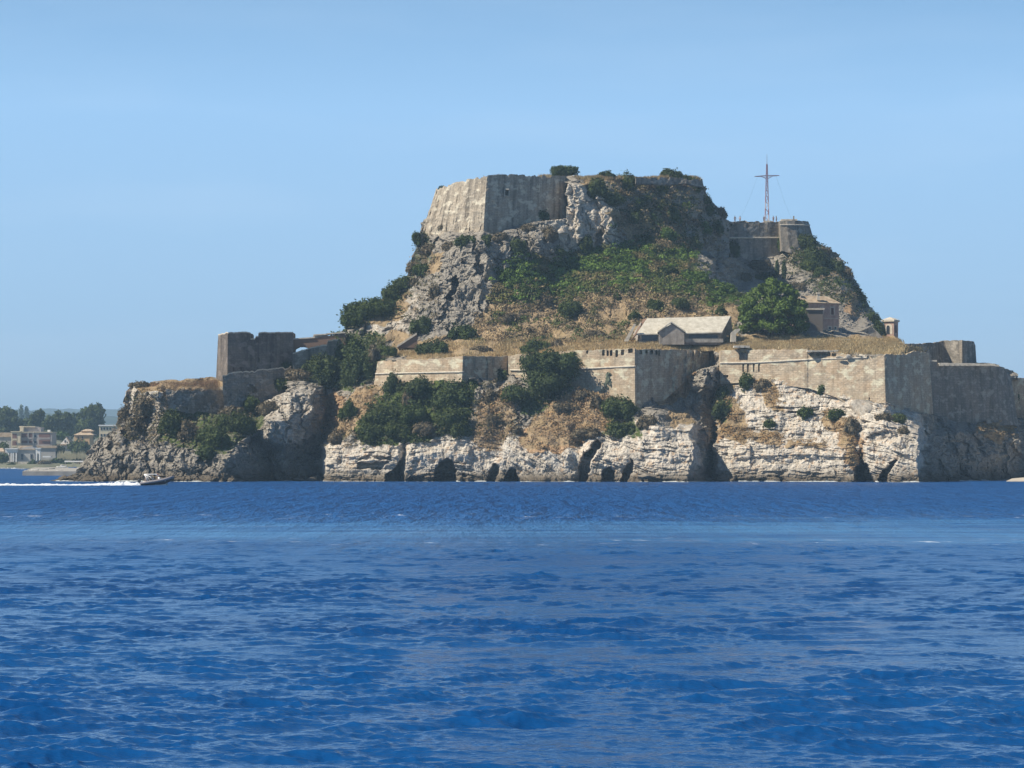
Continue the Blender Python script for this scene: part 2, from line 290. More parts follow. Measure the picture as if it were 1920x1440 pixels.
# ------------------------------------------------------------------ fortress walls: plan lines (top px, py, Y / foot px, py, Y)
WALLS = [
 dict(name='keep_wall', mat='keep', label='high weathered keep wall with small arched window on top of the rock', cat='fortress wall', thick=6,
      pts=[(818, 354, 678, 786, 455, 672), (840, 346, 674, 820, 452, 668), (870, 338, 667, 855, 450, 663), (913, 329, 659, 905, 450, 655), (960, 327, 664.5, 955, 445, 661), (1005, 329, 670, 1005, 432, 667), (1062, 330, 678, 1062, 425, 676)],
      openings=[(947, 356, 954, 367, 1.6)], rag=.35, noise=.28, key=1),
 dict(name='parapet_wall', mat='greystone', label='low broken parapet wall along the right end of the summit', cat='fortress wall', thick=3,
      pts=[(1192, 334, 690, 1192, 344, 689), (1250, 333, 700, 1250, 346, 699), (1285, 334, 705, 1287, 344, 704), (1317, 337, 710, 1320, 352, 710)], rag=.5, noise=.3),
 dict(name='watch_tower', mat='towerstone', label='square dark stone tower with notched top at left end of fortress', cat='tower', thick=8, coping=1,
      pts=[(409, 629, 630, 405, 712, 632), (427, 624, 623, 426, 716, 622), (469.6, 624, 627, 469.6, 712, 626.3), (470, 636, 627, 470, 712, 626.3), (478, 636.5, 628, 478, 710, 627), (479, 632, 628, 479, 710, 627), (484, 632, 628.6, 484, 709, 627.7), (484.4, 624.5, 628.6, 484.4, 709, 627.7), (549, 624.5, 635, 551, 702, 635)],
      openings=[(450, 688, 454, 694, .6), (483, 672, 487, 679, .5), (470, 671, 473, 677, .4), (436, 689, 439, 694, .5)], rag=.12, noise=.16),
 dict(name='sloping_wall', mat='greystone', label='grey wall sloping down to the tower below the brick arch', cat='fortress wall', thick=2, coping=1,
      pts=[(549, 664, 628, 549, 700, 628), (575, 656, 630, 575, 700, 630), (600, 649, 632, 600, 695, 632), (613, 648, 633, 613, 690, 633), (614, 639.5, 633.2, 614, 690, 633), (644, 636, 637, 642, 680, 637)], rag=.1, noise=.1),
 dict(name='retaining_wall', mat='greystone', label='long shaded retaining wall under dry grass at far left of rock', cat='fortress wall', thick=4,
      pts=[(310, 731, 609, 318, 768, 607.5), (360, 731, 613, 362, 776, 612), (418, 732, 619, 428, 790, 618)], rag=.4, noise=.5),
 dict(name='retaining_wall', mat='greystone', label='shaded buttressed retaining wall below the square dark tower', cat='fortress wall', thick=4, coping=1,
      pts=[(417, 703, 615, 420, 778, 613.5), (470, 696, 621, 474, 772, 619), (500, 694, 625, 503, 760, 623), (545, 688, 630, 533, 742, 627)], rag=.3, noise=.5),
 dict(name='bastion_wall', mat='stone', label='pale bastion wall with white moulding and shaded right flank, above the shrubs', cat='fortress wall', thick=4,
      pts=[(708, 677, 624, 700, 728, 622), (750, 674, 621, 748, 726, 619), (800, 674.5, 617.5, 798, 722, 616), (868, 668, 613, 866, 716, 611.5), (900, 668, 617, 900, 716, 616), (952, 668, 624, 952, 722, 622)],
      cordon=[(700, 701), (868, 697.5)], openings=[(892, 691, 896, 695, .5), (909, 671, 914, 711, .35), (887, 672, 890, 700, .2), (922, 671, 925, 690, .2)], rag=.12, noise=.08),
 dict(name='bastion_wall', mat='stone', label='tan bastion wall with row of gun slots and sharp corner at the cleft', cat='fortress wall', thick=4,
      pts=[(953, 668, 622, 953, 700, 621), (968, 665, 621, 966, 715, 620), (1009, 664, 619.5, 1009, 720, 618), (1060, 658, 616, 1060, 735, 614), (1101, 656.5, 613.5, 1101, 745, 611.5), (1190, 653, 608.5, 1191, 775, 605), (1193, 655, 608.8, 1194, 775, 605.5), (1250, 655, 617, 1246, 750, 615), (1290, 656, 623, 1285, 715, 622), (1312, 657, 627, 1306, 700, 626), (1345, 657, 633, 1340, 690, 632)],
      cordon=[(958, 694), (1010, 696), (1100, 691), (1190, 687)],
      openings=[(1129, 656, 1134, 667, 1.2), (1137.5, 656, 1142, 667, 1.2), (1143.5, 656, 1148, 667, 1.2), (1154, 656, 1158.5, 669, 1.2), (1164.5, 655, 1170, 665, 1.2), (1100, 657, 1103, 663, .5), (1178, 654, 1187, 662, 1.4), (1199, 655, 1204, 663, 1), (1209, 656, 1214, 663, 1), (1219, 656, 1224, 664, 1), (1229, 657, 1232.5, 665, 1), (1234.5, 657, 1237.5, 667, 1)], rag=.12, noise=.1, cleft=1),
 dict(name='bastion_wall', mat='stone', label='broad pale bastion wall with dark gun port, four slits and crumbling right corner', cat='fortress wall', thick=4,
      pts=[(1350, 657, 619, 1350, 720, 617), (1380, 656, 618, 1380, 718, 616), (1440, 655, 615.5, 1440, 718, 613.5), (1514, 654, 612.5, 1512, 728, 610), (1516, 660, 612.4, 1516, 728, 610), (1570, 661, 610.2, 1568, 745, 607), (1610, 667, 608.6, 1606, 770, 604.5), (1636, 668, 607.6, 1634, 772, 603.5), (1658, 667, 606.8, 1661, 772, 602.5), (1662, 664, 607.2, 1664, 772, 603), (1700, 664, 615, 1706, 785, 612), (1715, 658, 618.5, 1722, 795, 616), (1742, 662, 626, 1752, 800, 624)],
      cordon=[(1350, 681), (1420, 680), (1520, 674), (1624, 670.5)],
      openings=[(1386, 657.5, 1402, 675, 2.2), (1392, 681, 1395, 697, .7), (1401, 681, 1404.5, 697, .7), (1412, 681, 1415, 697, .7), (1422, 681, 1425, 697, .7), (1357, 703, 1366, 708, 1.2), (1518, 662, 1529, 668, .9), (1531, 662, 1539, 668, .9), (1541, 662, 1549, 668, .9), (1551, 662, 1558, 668, .9), (1560, 662, 1568, 668, .9), (1629, 745, 1632, 757, .3)], rag=.16, noise=.12),
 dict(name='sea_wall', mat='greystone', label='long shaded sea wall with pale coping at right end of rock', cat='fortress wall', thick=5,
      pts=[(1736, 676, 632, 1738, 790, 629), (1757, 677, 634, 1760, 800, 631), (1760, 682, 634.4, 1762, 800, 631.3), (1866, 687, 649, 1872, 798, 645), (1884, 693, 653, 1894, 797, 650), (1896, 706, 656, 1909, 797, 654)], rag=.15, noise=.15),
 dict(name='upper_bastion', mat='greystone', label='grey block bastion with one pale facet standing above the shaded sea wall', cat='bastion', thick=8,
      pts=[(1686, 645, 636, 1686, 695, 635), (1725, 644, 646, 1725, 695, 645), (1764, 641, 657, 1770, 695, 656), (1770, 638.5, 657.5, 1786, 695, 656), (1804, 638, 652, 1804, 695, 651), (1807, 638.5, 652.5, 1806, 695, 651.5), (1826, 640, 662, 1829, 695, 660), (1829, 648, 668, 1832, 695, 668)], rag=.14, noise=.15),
 dict(name='harbour_wall', mat='stone', label='distant pale wall at right edge of frame beyond the sea wall', cat='fortress wall', thick=4,
      pts=[(1880, 708, 790, 1880, 800, 790), (1925, 709, 800, 1925, 800, 800), (2040, 712, 830, 2040, 805, 830)], rag=.1, noise=.08),
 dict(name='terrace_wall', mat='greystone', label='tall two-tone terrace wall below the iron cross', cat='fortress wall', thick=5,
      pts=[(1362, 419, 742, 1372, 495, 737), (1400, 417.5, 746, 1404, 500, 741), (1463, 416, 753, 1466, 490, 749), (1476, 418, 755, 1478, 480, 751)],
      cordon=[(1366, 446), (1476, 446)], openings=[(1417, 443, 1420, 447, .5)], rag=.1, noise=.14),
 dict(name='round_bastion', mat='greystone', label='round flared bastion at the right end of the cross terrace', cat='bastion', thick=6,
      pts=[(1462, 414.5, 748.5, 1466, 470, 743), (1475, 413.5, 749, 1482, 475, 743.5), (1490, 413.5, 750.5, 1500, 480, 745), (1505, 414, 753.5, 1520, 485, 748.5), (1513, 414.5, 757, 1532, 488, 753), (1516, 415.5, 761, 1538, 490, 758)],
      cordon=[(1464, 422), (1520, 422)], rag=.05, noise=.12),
]
def wall_cols(w):
    P = w['pts']; cols = []
    for a, b in zip(P[:-1], P[1:]):
        n = max(1, int(max(abs(b[0] - a[0]), abs(b[3] - a[3])) / 1.0 + abs(b[2] - a[2]) * .6))
        for i in range(n): cols.append([a[k] + (b[k] - a[k]) * i / n for k in range(6)])
    cols.append(list(P[-1])); return np.array(cols)

# ------------------------------------------------------------------ the rocky headland: profiles (py, distance) at stations along the shore
ST = {
 96: [(916, 616), (903, 617)],
 112: [(916, 611), (899, 614)],
 140: [(916, 606), (890, 610)],
 152: [(916, 605), (880, 606), (872, 610)],
 166: [(916, 604), (880, 605), (850, 609)],
 184: [(916, 603), (870, 604), (822, 610)],
 206: [(916, 602), (860, 604), (815, 611)],
 218: [(916, 601.5), (860, 603), (825, 606), (798, 611)],
 230: [(916, 601), (850, 604), (800, 607), (762, 611)],
 242: [(916, 601), (850, 604), (800, 608), (760, 611), (724, 614)],
 300: [(916, 599), (850, 602), (800, 606), (768, 609), (728, 610), (714, 620)],
 345: [(916, 598), (850, 601), (800, 606), (776, 611), (730, 613), (712, 622)],
 415: [(916, 596), (860, 598), (840, 601), (792, 612), (765, 616), (732, 619), (728, 620), (706, 634)],
 436: [(916, 598), (860, 600), (840, 602), (785, 612), (770, 615), (703, 618), (698, 634)],
 478: [(916, 608), (850, 608), (800, 611), (770, 618), (697, 622), (693, 640)],
 505: [(916, 616), (850, 614), (822, 606.5), (790, 606.5), (755, 618), (700, 627), (690, 642)],
 540: [(916, 618), (860, 616), (832, 609), (785, 607), (738, 613), (720, 622), (700, 630), (682, 640)],
 580: [(916, 622), (860, 621), (815, 618), (775, 611), (738, 615), (715, 624), (690, 632), (672, 640)],
 598: [(916, 624), (860, 623), (790, 622), (745, 619), (715, 626), (690, 633), (665, 640)],
 602: [(916, 609), (862, 612), (845, 622), (790, 628), (735, 627), (700, 631), (660, 640)],
 612: [(916, 606), (865, 607.5), (838, 611), (815, 624), (780, 628), (735, 630), (700, 632), (655, 640)],
 650: [(916, 603), (860, 605), (825, 608), (790, 613), (750, 621), (725, 626), (700, 629), (655, 638), (640, 644), (615, 650)],
 682: [(916, 601), (858, 603), (828, 606), (785, 611), (740, 618), (718, 622), (680, 627), (650, 638), (635, 645), (600, 652), (585, 656)],
 712: [(916, 600), (855, 602), (830, 605), (780, 611), (740, 617), (725, 621), (680, 625), (672, 630), (645, 640), (600, 652), (565, 660)],
 742: [(916, 599), (850, 600.5), (805, 606), (760, 612), (722, 618), (675, 622), (665, 632), (640, 642), (600, 653), (535, 668)],
 752: [(916, 607), (870, 607), (845, 604), (805, 607), (760, 612), (720, 618), (675, 622), (665, 632), (640, 642), (600, 652), (525, 668)],
 762: [(916, 600), (855, 601), (800, 606), (760, 611), (720, 617), (675, 621), (663, 632), (640, 641), (600, 651), (515, 668)],
 800: [(916, 600), (850, 601), (800, 606), (750, 611), (716, 616), (672, 619), (660, 632), (640, 640), (605, 646), (560, 653), (500, 663), (445, 672), (405, 682)],
 818: [(916, 600), (850, 601), (800, 605), (750, 611), (716, 615), (672, 618), (655, 632), (640, 640), (605, 645), (560, 650), (500, 660), (448, 667), (430, 671), (372, 684)],
 836: [(916, 600), (850, 601), (800, 605), (750, 611), (716, 614), (672, 617), (655, 632), (640, 640), (605, 644.5), (530, 651), (480, 657), (452, 661.5), (438, 665), (356, 682)],
 870: [(916, 600), (850, 601), (800, 605), (750, 610), (714, 613), (668, 616), (650, 631), (637, 640), (605, 645), (530, 650), (470, 656), (455, 657.5), (441, 660), (420, 668), (342, 680)],
 910: [(916, 600), (850, 601), (800, 604), (740, 612), (710, 617), (668, 622), (652, 632), (635, 640), (605, 645), (560, 650), (500, 650), (452, 651.5), (438, 654), (420, 662), (333, 672)],
 928: [(916, 600), (850, 601), (800, 605), (740, 613), (710, 620), (668, 625), (650, 633), (635, 640), (605, 645), (575, 647.5), (540, 651), (500, 653.5), (452, 655.5), (436, 658), (415, 668), (330, 678)],
 945: [(916, 599), (850, 600), (800, 605), (750, 612), (710, 620), (668, 626), (650, 634), (635, 639), (605, 645), (560, 648), (520, 650.5), (480, 653), (452, 653.8), (434, 657), (414, 666), (400, 674), (330, 684)],
 1005: [(916, 597), (850, 598.5), (815, 602), (770, 608), (720, 616), (668, 622), (650, 632), (635, 639), (600, 645), (540, 651.5), (490, 655), (465, 656), (445, 657), (420, 661), (404, 668), (396, 676), (330, 690)],
 1040: [(916, 596), (850, 597), (820, 601), (780, 606), (728, 613), (662, 619), (648, 630), (635, 638), (600, 645), (540, 656), (500, 663), (470, 660), (445, 662), (410, 667), (345, 680), (329, 686)],
 1065: [(916, 595), (855, 596), (822, 600), (775, 606), (720, 612), (660, 617.5), (646, 630), (600, 645), (540, 656), (480, 666), (470, 667), (400, 669), (345, 674), (329, 686)],
 1084: [(916, 596), (850, 598), (822, 602), (770, 606), (715, 611.5), (659, 616), (646, 630), (600, 645), (540, 656), (480, 667), (470, 667.5), (400, 669), (345, 675), (329, 688)],
 1100: [(916, 594), (860, 595), (826, 599), (765, 606), (712, 611), (658, 615), (645, 630), (600, 645), (540, 656), (480, 668), (465, 669), (400, 671), (345, 677), (328, 690)],
 1150: [(916, 594), (860, 595), (832, 598), (770, 604), (712, 609.5), (656, 612), (640, 632), (600, 645), (540, 656), (480, 669), (462, 671), (400, 675), (330, 692)],
 1170: [(916, 593), (860, 595), (820, 598), (765, 604), (712, 608.5), (656, 611), (640, 632), (600, 645), (540, 656), (480, 670), (455, 678), (400, 684), (330, 696)],
 1192: [(916, 592), (860, 594), (800, 598.5), (768, 602.5), (760, 607), (655, 611), (640, 632), (600, 645), (540, 657), (480, 672), (450, 682), (400, 690), (330, 700)],
 1240: [(916, 590.5), (850, 592), (800, 596), (778, 600), (766, 609), (740, 617), (660, 619), (640, 634), (600, 646), (540, 658), (480, 676), (440, 691), (400, 698), (330, 708)],
 1295: [(916, 589), (860, 591), (832, 594), (805, 600), (785, 612), (740, 620), (690, 620), (668, 623), (645, 636), (600, 648), (550, 660), (500, 676), (470, 694), (400, 706), (330, 716)],
 1312: [(916, 597), (860, 601), (810, 610), (770, 618), (740, 618), (720, 613), (690, 613), (670, 617), (645, 636), (600, 648), (550, 662), (505, 680), (470, 700), (400, 710), (334, 720)],
 1334: [(916, 615), (860, 617), (800, 619), (760, 622), (740, 619), (722, 613.5), (695, 613), (668, 617), (660, 622), (645, 637), (600, 648), (550, 664), (515, 684), (470, 706), (372, 722)],
 1339: [(916, 617), (860, 619), (800, 621), (755, 623), (735, 620), (715, 615), (690, 614), (668, 618), (658, 624), (645, 637), (600, 648), (555, 664), (520, 688), (470, 708), (382, 724)],
 1345: [(916, 606), (850, 608), (800, 610), (740, 616), (700, 620), (656, 623), (645, 637), (600, 648), (555, 664), (525, 694), (470, 712), (392, 726)],
 1368: [(916, 603.5), (850, 606), (800, 609), (740, 615), (718, 618), (656, 620), (643, 634), (600, 648), (560, 662), (535, 704), (470, 718), (414, 732)],
 1400: [(916, 602), (850, 604), (780, 609), (720, 615), (690, 617), (655, 618.5), (640, 633), (600, 648), (568, 660), (550, 706), (520, 733), (488, 741), (470, 749), (416, 755)],
 1440: [(916, 600), (850, 602), (780, 607), (720, 613), (690, 615), (655, 616.5), (640, 633), (610, 646), (575, 668), (555, 716), (520, 739), (486, 746), (416, 762)],
 1500: [(916, 597), (850, 599), (780, 605), (728, 611), (690, 613), (655, 614.5), (640, 633), (612, 646), (585, 676), (560, 712), (500, 738), (470, 744), (416, 760)],
 1530: [(916, 596), (850, 598), (780, 604), (740, 609), (700, 611), (660, 613), (640, 633), (615, 648), (590, 680), (560, 714), (500, 742), (470, 750), (450, 760)],
 1572: [(916, 593.5), (850, 595), (790, 600), (755, 606), (720, 609), (662, 611), (640, 632), (620, 650), (600, 684), (560, 716), (515, 740), (478, 762)],
 1592: [(916, 592), (850, 593.5), (790, 598.5), (768, 604), (720, 608), (666, 610), (643, 630), (625, 652), (600, 692), (560, 724), (505, 764)],
 1604: [(916, 592), (850, 594), (790, 599), (770, 603), (720, 607), (667, 609), (643, 630), (625, 656), (600, 700), (570, 730), (528, 766)],
 1614: [(916, 600), (870, 599), (840, 595), (790, 598), (770, 602.5), (720, 606.5), (667, 608.5), (643, 630), (625, 660), (600, 710), (546, 768)],
 1626: [(916, 590), (850, 591.5), (800, 594), (775, 600), (760, 602.5), (720, 606), (667, 608.5), (643, 630), (625, 670), (566, 770)],
 1642: [(916, 588.5), (850, 590), (800, 592.5), (775, 598), (756, 602), (667, 607.5), (643, 630), (625, 690), (594, 770)],
 1660: [(916, 587), (840, 589), (795, 591.5), (775, 598), (757, 602.5), (667, 607), (645, 632), (616, 770)],
 1690: [(916, 586), (830, 588.5), (800, 592), (785, 602), (770, 610), (664, 613), (645, 640)],
 1724: [(916, 585), (835, 587.5), (812, 593), (795, 609), (660, 619), (648, 646)],
 1730: [(916, 590), (840, 593), (815, 600), (795, 612), (670, 622), (650, 648)],
 1742: [(916, 599), (840, 603), (800, 615), (770, 624), (664, 627), (655, 650)],
 1760: [(916, 604), (840, 609), (810, 617), (790, 630), (682, 634), (670, 650)],
 1800: [(916, 614), (850, 619), (812, 624), (796, 634), (780, 640), (684, 642), (676, 660)],
 1870: [(916, 628), (850, 632), (808, 636), (797, 645), (690, 650), (684, 668)],
 1905: [(916, 637), (850, 640), (812, 643), (800, 654), (705, 658), (700, 672)],
 1930: [(916, 660), (850, 668), (812, 676), (800, 690), (760, 700)],
 2160: [(916, 740), (850, 750), (812, 760), (800, 770), (760, 790)],
}
GX = np.arange(96, 2100, 1.3); NR = 450
stx = np.array(sorted(ST)); sky_py = np.interp(GX, stx, [ST[k][-1][0] for k in stx])
sky_py = sky_py + fbm(GX / 14, 0 * GX, 0.0, 4, 91) * 4.0
PYL = np.arange(920, 320, -1.0)
TAB = np.array([np.interp(-PYL, [-p for p, _ in ST[k]], [y for _, y in ST[k]]) for k in stx])
def y_at(px, py):
    j = np.clip(np.searchsorted(stx, px) - 1, 0, len(stx) - 2); t = np.clip((px - stx[j]) / (stx[j + 1] - stx[j]), 0, 1)
    i = np.clip(920 - py, 0, len(PYL) - 1.001); i0 = i.astype(int); fi = i - i0
    def s(j): return TAB[j, i0] * (1 - fi) + TAB[j, i0 + 1] * fi
    return s(j) * (1 - t) + s(j + 1) * t
tt = np.linspace(0, 1, NR)[:, None]
PX = np.broadcast_to(GX[None, :], (NR, len(GX))).copy()
PY = 916 + (sky_py[None, :] - 916) * tt
jx = fbm(PX / 24, PY / 24, 0.0, 4, 5) * 9
YB = y_at(PX + jx, PY + fbm(PX / 30, PY / 30, 0.0, 3, 6) * 5)
YB = YB - smooth(890, 901, PY) * np.clip(fbm((PX - 960) * .111 / 3.2, 0 * PX, 0.0, 4, 7) * 5 + .6, 0, 3.5) * (1 - .5 * smooth(901, 906, PY) * (1 + fbm(PX / 9, PY / 9, 0.0, 2, 8)))
XW = (PX - 960) * YB / F; ZW = zof(PY, YB)
# where the walls stand the rock lies behind them
wallmask = np.zeros_like(YB)
for w in WALLS:
    cl_ = wall_cols(w); xm = (cl_[:, 0] + cl_[:, 3]) / 2; o = np.argsort(xm)
    sel = (GX > xm.min()) & (GX < xm.max())
    for ci in np.nonzero(sel)[0]:
        pt = np.interp(GX[ci], xm[o], cl_[o, 1]); pb = np.interp(GX[ci], xm[o], cl_[o, 4])
        yt = np.interp(GX[ci], xm[o], cl_[o, 2]); yb = np.interp(GX[ci], xm[o], cl_[o, 5])
        rows = (PY[:, ci] > pt + 1.0) & (PY[:, ci] < pb - (pb - pt) * .16)
        yw = yb + (yt - yb) * (pb - PY[rows, ci]) / (pb - pt)
        YB[rows, ci] = np.maximum(YB[rows, ci], yw + 1.3); wallmask[rows, ci] = 1
POLY = dict(
 grass=[[(238, 722), (300, 712), (418, 706), (418, 728), (300, 732), (240, 732)], [(615, 805), (640, 755), (690, 722), (722, 722), (700, 765), (665, 805), (640, 822)],
        [(880, 606), (940, 560), (1050, 512), (1300, 525), (1380, 570), (1390, 645), (1100, 658), (880, 662), (820, 640)], [(700, 672), (740, 640), (800, 640), (900, 640), (1060, 632), (1700, 630), (1740, 668), (1350, 660), (1060, 668), (900, 672)],
        [(975, 838), (1000, 785), (1060, 738), (1150, 700), (1188, 745), (1160, 795), (1075, 835), (1000, 842)], [(880, 830), (905, 750), (960, 720), (965, 790), (930, 850)],
        [(1395, 700), (1432, 698), (1462, 742), (1475, 772), (1445, 775), (1425, 735)], [(1545, 765), (1605, 785), (1612, 872), (1585, 860), (1575, 815), (1540, 795)],
        [(1380, 800), (1462, 812), (1472, 838), (1420, 828), (1370, 822)], [(1482, 824), (1550, 827), (1552, 839), (1482, 837)], [(1342, 722), (1372, 705), (1378, 760), (1400, 775), (1395, 835), (1342, 812)],
        [(1828, 796), (1905, 792), (1905, 808), (1870, 830), (1840, 812)], [(1140, 395), (1250, 380), (1320, 470), (1250, 475), (1170, 450)], [(1100, 326), (1330, 326), (1330, 345), (1190, 350), (1100, 345)],
        [(690, 628), (775, 622), (775, 640), (700, 642)], [(800, 480), (830, 475), (826, 510), (800, 515)], [(1250, 770), (1290, 768), (1300, 800), (1262, 800)], [(1590, 640), (1690, 640), (1690, 668), (1560, 664)], [(640, 560), (720, 560), (770, 520), (760, 600), (660, 620)]],
 green=[[(915, 575), (935, 510), (985, 478), (1050, 492), (1080, 520), (1000, 560)], [(1000, 560), (1060, 475), (1200, 455), (1292, 462), (1312, 505), (1390, 565), (1340, 575), (1250, 530), (1100, 540)],
        [(1095, 330), (1330, 330), (1340, 380), (1385, 460), (1300, 480), (1155, 420)], [(1455, 440), (1530, 445), (1625, 560), (1650, 600), (1560, 575), (1480, 500)], [(640, 600), (720, 545), (800, 440), (815, 470), (740, 580), (660, 620)],
        [(300, 770), (480, 760), (500, 780), (430, 850), (380, 850), (300, 830)], [(660, 800), (740, 705), (900, 715), (880, 790), (800, 830), (680, 835)], [(560, 650), (720, 620), (720, 690), (660, 740), (560, 710)], [(970, 780), (985, 700), (1080, 665), (1075, 730), (1000, 785)],
        [(1130, 745), (1200, 745), (1200, 825), (1130, 815)], [(1345, 735), (1375, 735), (1365, 790), (1345, 790)]],
 ochre=[[(975, 810), (1040, 765), (1105, 775), (1110, 825), (1050, 850), (985, 848)], [(604, 740), (640, 730), (645, 790), (615, 825), (602, 800)], [(1586, 545), (1605, 545), (1608, 600), (1590, 595)], [(1230, 690), (1300, 690), (1290, 740), (1240, 760)], [(1344, 720), (1352, 715), (1352, 830), (1344, 830)], [(1560, 790), (1612, 800), (1612, 880), (1590, 870)]],
 white=[[(600, 835), (745, 815), (900, 790), (1000, 800), (1200, 790), (1310, 800), (1316, 910), (600, 910)], [(1345, 705), (1520, 690), (1660, 720), (1735, 790), (1735, 910), (1345, 910)], [(1035, 335), (1105, 345), (1155, 400), (1160, 475), (1060, 475), (1025, 400)],
        [(690, 600), (770, 540), (790, 560), (770, 640), (690, 640)], [(495, 735), (590, 728), (570, 830), (500, 830)], [(230, 724), (320, 724), (325, 765), (240, 770)]])
qx = PX + fbm(PX / 18, PY / 18, 0.0, 4, 21) * 16; qy = PY + fbm(PX / 18, PY / 18, 3.3, 4, 22) * 13
def mask(key, amt=None):
    m = np.zeros_like(PX)
    for i, pl in enumerate(POLY[key]): m = np.maximum(m, inside(qx, qy, pl) * (amt[i] if amt else 1.0))
    return m
def blur(a, n=2):
    for _ in range(n):
        b = a.copy(); b[1:-1] = (a[:-2] + a[1:-1] * 2 + a[2:]) / 4; a = b.copy(); a[:, 1:-1] = (b[:, :-2] + b[:, 1:-1] * 2 + b[:, 2:]) / 4
    return a
mg, mgr, mo, mw = blur(mask('grass', [1, .8, .85, 1, .8, .6] + [.75] * 20)), blur(mask('green', [.75, .65, .32, .36, .5, .6, .7, .6, .6, .6, .6])), blur(mask('ochre')), blur(mask('white', [1, 1, .75, .7, .6, .8]), 4)
soft = np.clip(np.maximum(mg, mgr), 0, 1)                # soil and scrub: smoother ground
strata = blur(((PX > 596) & (PX < 1735) & (PY > 690)).astype(float), 10) * mw
# --- relief
big = fbm(XW / 9, ZW / 9, YB / 14, 3, 31)
cr = billow(XW / 4.2 + big * .5, ZW / 6.0, YB / 8, 4, 41, .55)
fl = billow(XW / 1.5, ZW / 4.5 + XW * .12, YB / 5, 3, 51, .6)
fine = billow(XW / .8, ZW / .8, YB / 2, 3, 61, .6)
tilt = np.interp(PX, [600, 740, 760, 930, 975, 1084, 1092, 1190, 1230, 1340, 1370, 1500, 1600, 1626, 1725], [-.05, .10, -.2, .25, .62, .62, .30, .32, .05, .1, -.06, .02, .08, .2, .3])
tint_ = np.concatenate([[0], np.cumsum((tilt[0, 1:] + tilt[0, :-1]) / 2 * np.diff(GX) * .111)]); tint_ = tint_ + 3.1 * (GX > 752) + 1.7 * (GX > 1092) + 2.3 * (GX > 1614)
zs = ZW + tint_[None, :] + .55 * fbm(XW / 6, ZW / 6, 0.0, 3, 71) + .16 * fbm(XW / .9, ZW / .9, 0.0, 3, 74)
sc = (zs + .9 * noise(zs / 2.1, 0 * zs, 0.0, 72)) / .58
lay = np.floor(sc); fr = sc - lay
prot = fbm(XW / 3.2 + lay * 7.7, lay * 3.1, 0.0, 3, 73)
strong = _h(lay, lay * 0, lay * 0, 79) ** 1.6 * (.35 + .9 * smooth(-.35, .35, fbm(XW / 4 + lay * 5.1, lay * 1.3, 0.0, 2, 78)))
ledge = prot * .9 * (.4 + strong) + .62 * strong * (smooth(0, .25, fr) * (1 - .6 * smooth(.8, 1.0, fr)) - .5)
jx1 = XW / (.7 + 1.9 * _h(lay, lay * 0, lay * 0, 80)) + .5 * fbm(XW / 2, ZW / 2, 0.0, 2, 76) + lay * .37
blk = (_h(np.floor(jx1), lay, lay * 0, 77) - .5) * .42
amp = 1 - .72 * soft
wx = XW + .9 * fbm(XW / 1.7, ZW / 1.7, 0.0, 3, 101); wz = ZW + .9 * fbm(XW / 1.7, ZW / 1.7, 4.0, 3, 102)
f1, e1 = facets(wx / 4.2 + wz * .07, wz / 8.5 - wx * .04, 111); f2, e2 = facets(wx / 1.7 + wz * .14, wz / 3.9, 112); f3, e3 = facets(wx / .8 + wz * .2, wz / 1.3, 113)
ck = smooth(-.15, .35, fbm(XW / 4, ZW / 6, 0.0, 3, 124))
crack = np.exp(-(e1 / .05) ** 2) * (.25 + .8 * ck) + np.exp(-(e2 / .06) ** 2) * .4 * ck
pit = smooth(.30, .62, fbm(XW / 1.5, ZW / 2.2, 0.0, 4, 121)) * .9
D = big * 1.5 * (1 - .3 * soft) * (1 - .4 * strata) - (cr - .3) * 1.9 * amp * (1 - .55 * strata) - (fl - .3) * .8 * amp * (1 - .65 * strata) - (fine - .3) * .4 * amp
D += (-f1 * 1.9 - f2 * 1.15 - f3 * .5 + crack + pit) * amp * (1 - .74 * strata)
hole = smooth(.12, .5, fbm(XW / 3.5, ZW / 2.2, 0.0, 4, 122)) * 1.3
D -= strata * (ledge * 1.15 * (1 - .45 * smooth(-.1, .5, fbm(XW / 7, ZW / 5, 0.0, 3, 123))) + blk * .8 - hole * .45) * (1 - .5 * soft)
D += soft * (fbm(XW / 1.6, ZW / 1.6, 0.0, 3, 81) * .6 + fbm(XW / 6, ZW / 6, 0.0, 2, 82) * 1.2)
D *= np.where(wallmask > 0, .25, 1.0) * np.clip((916 - PY) / 10 + .5, .5, 1)
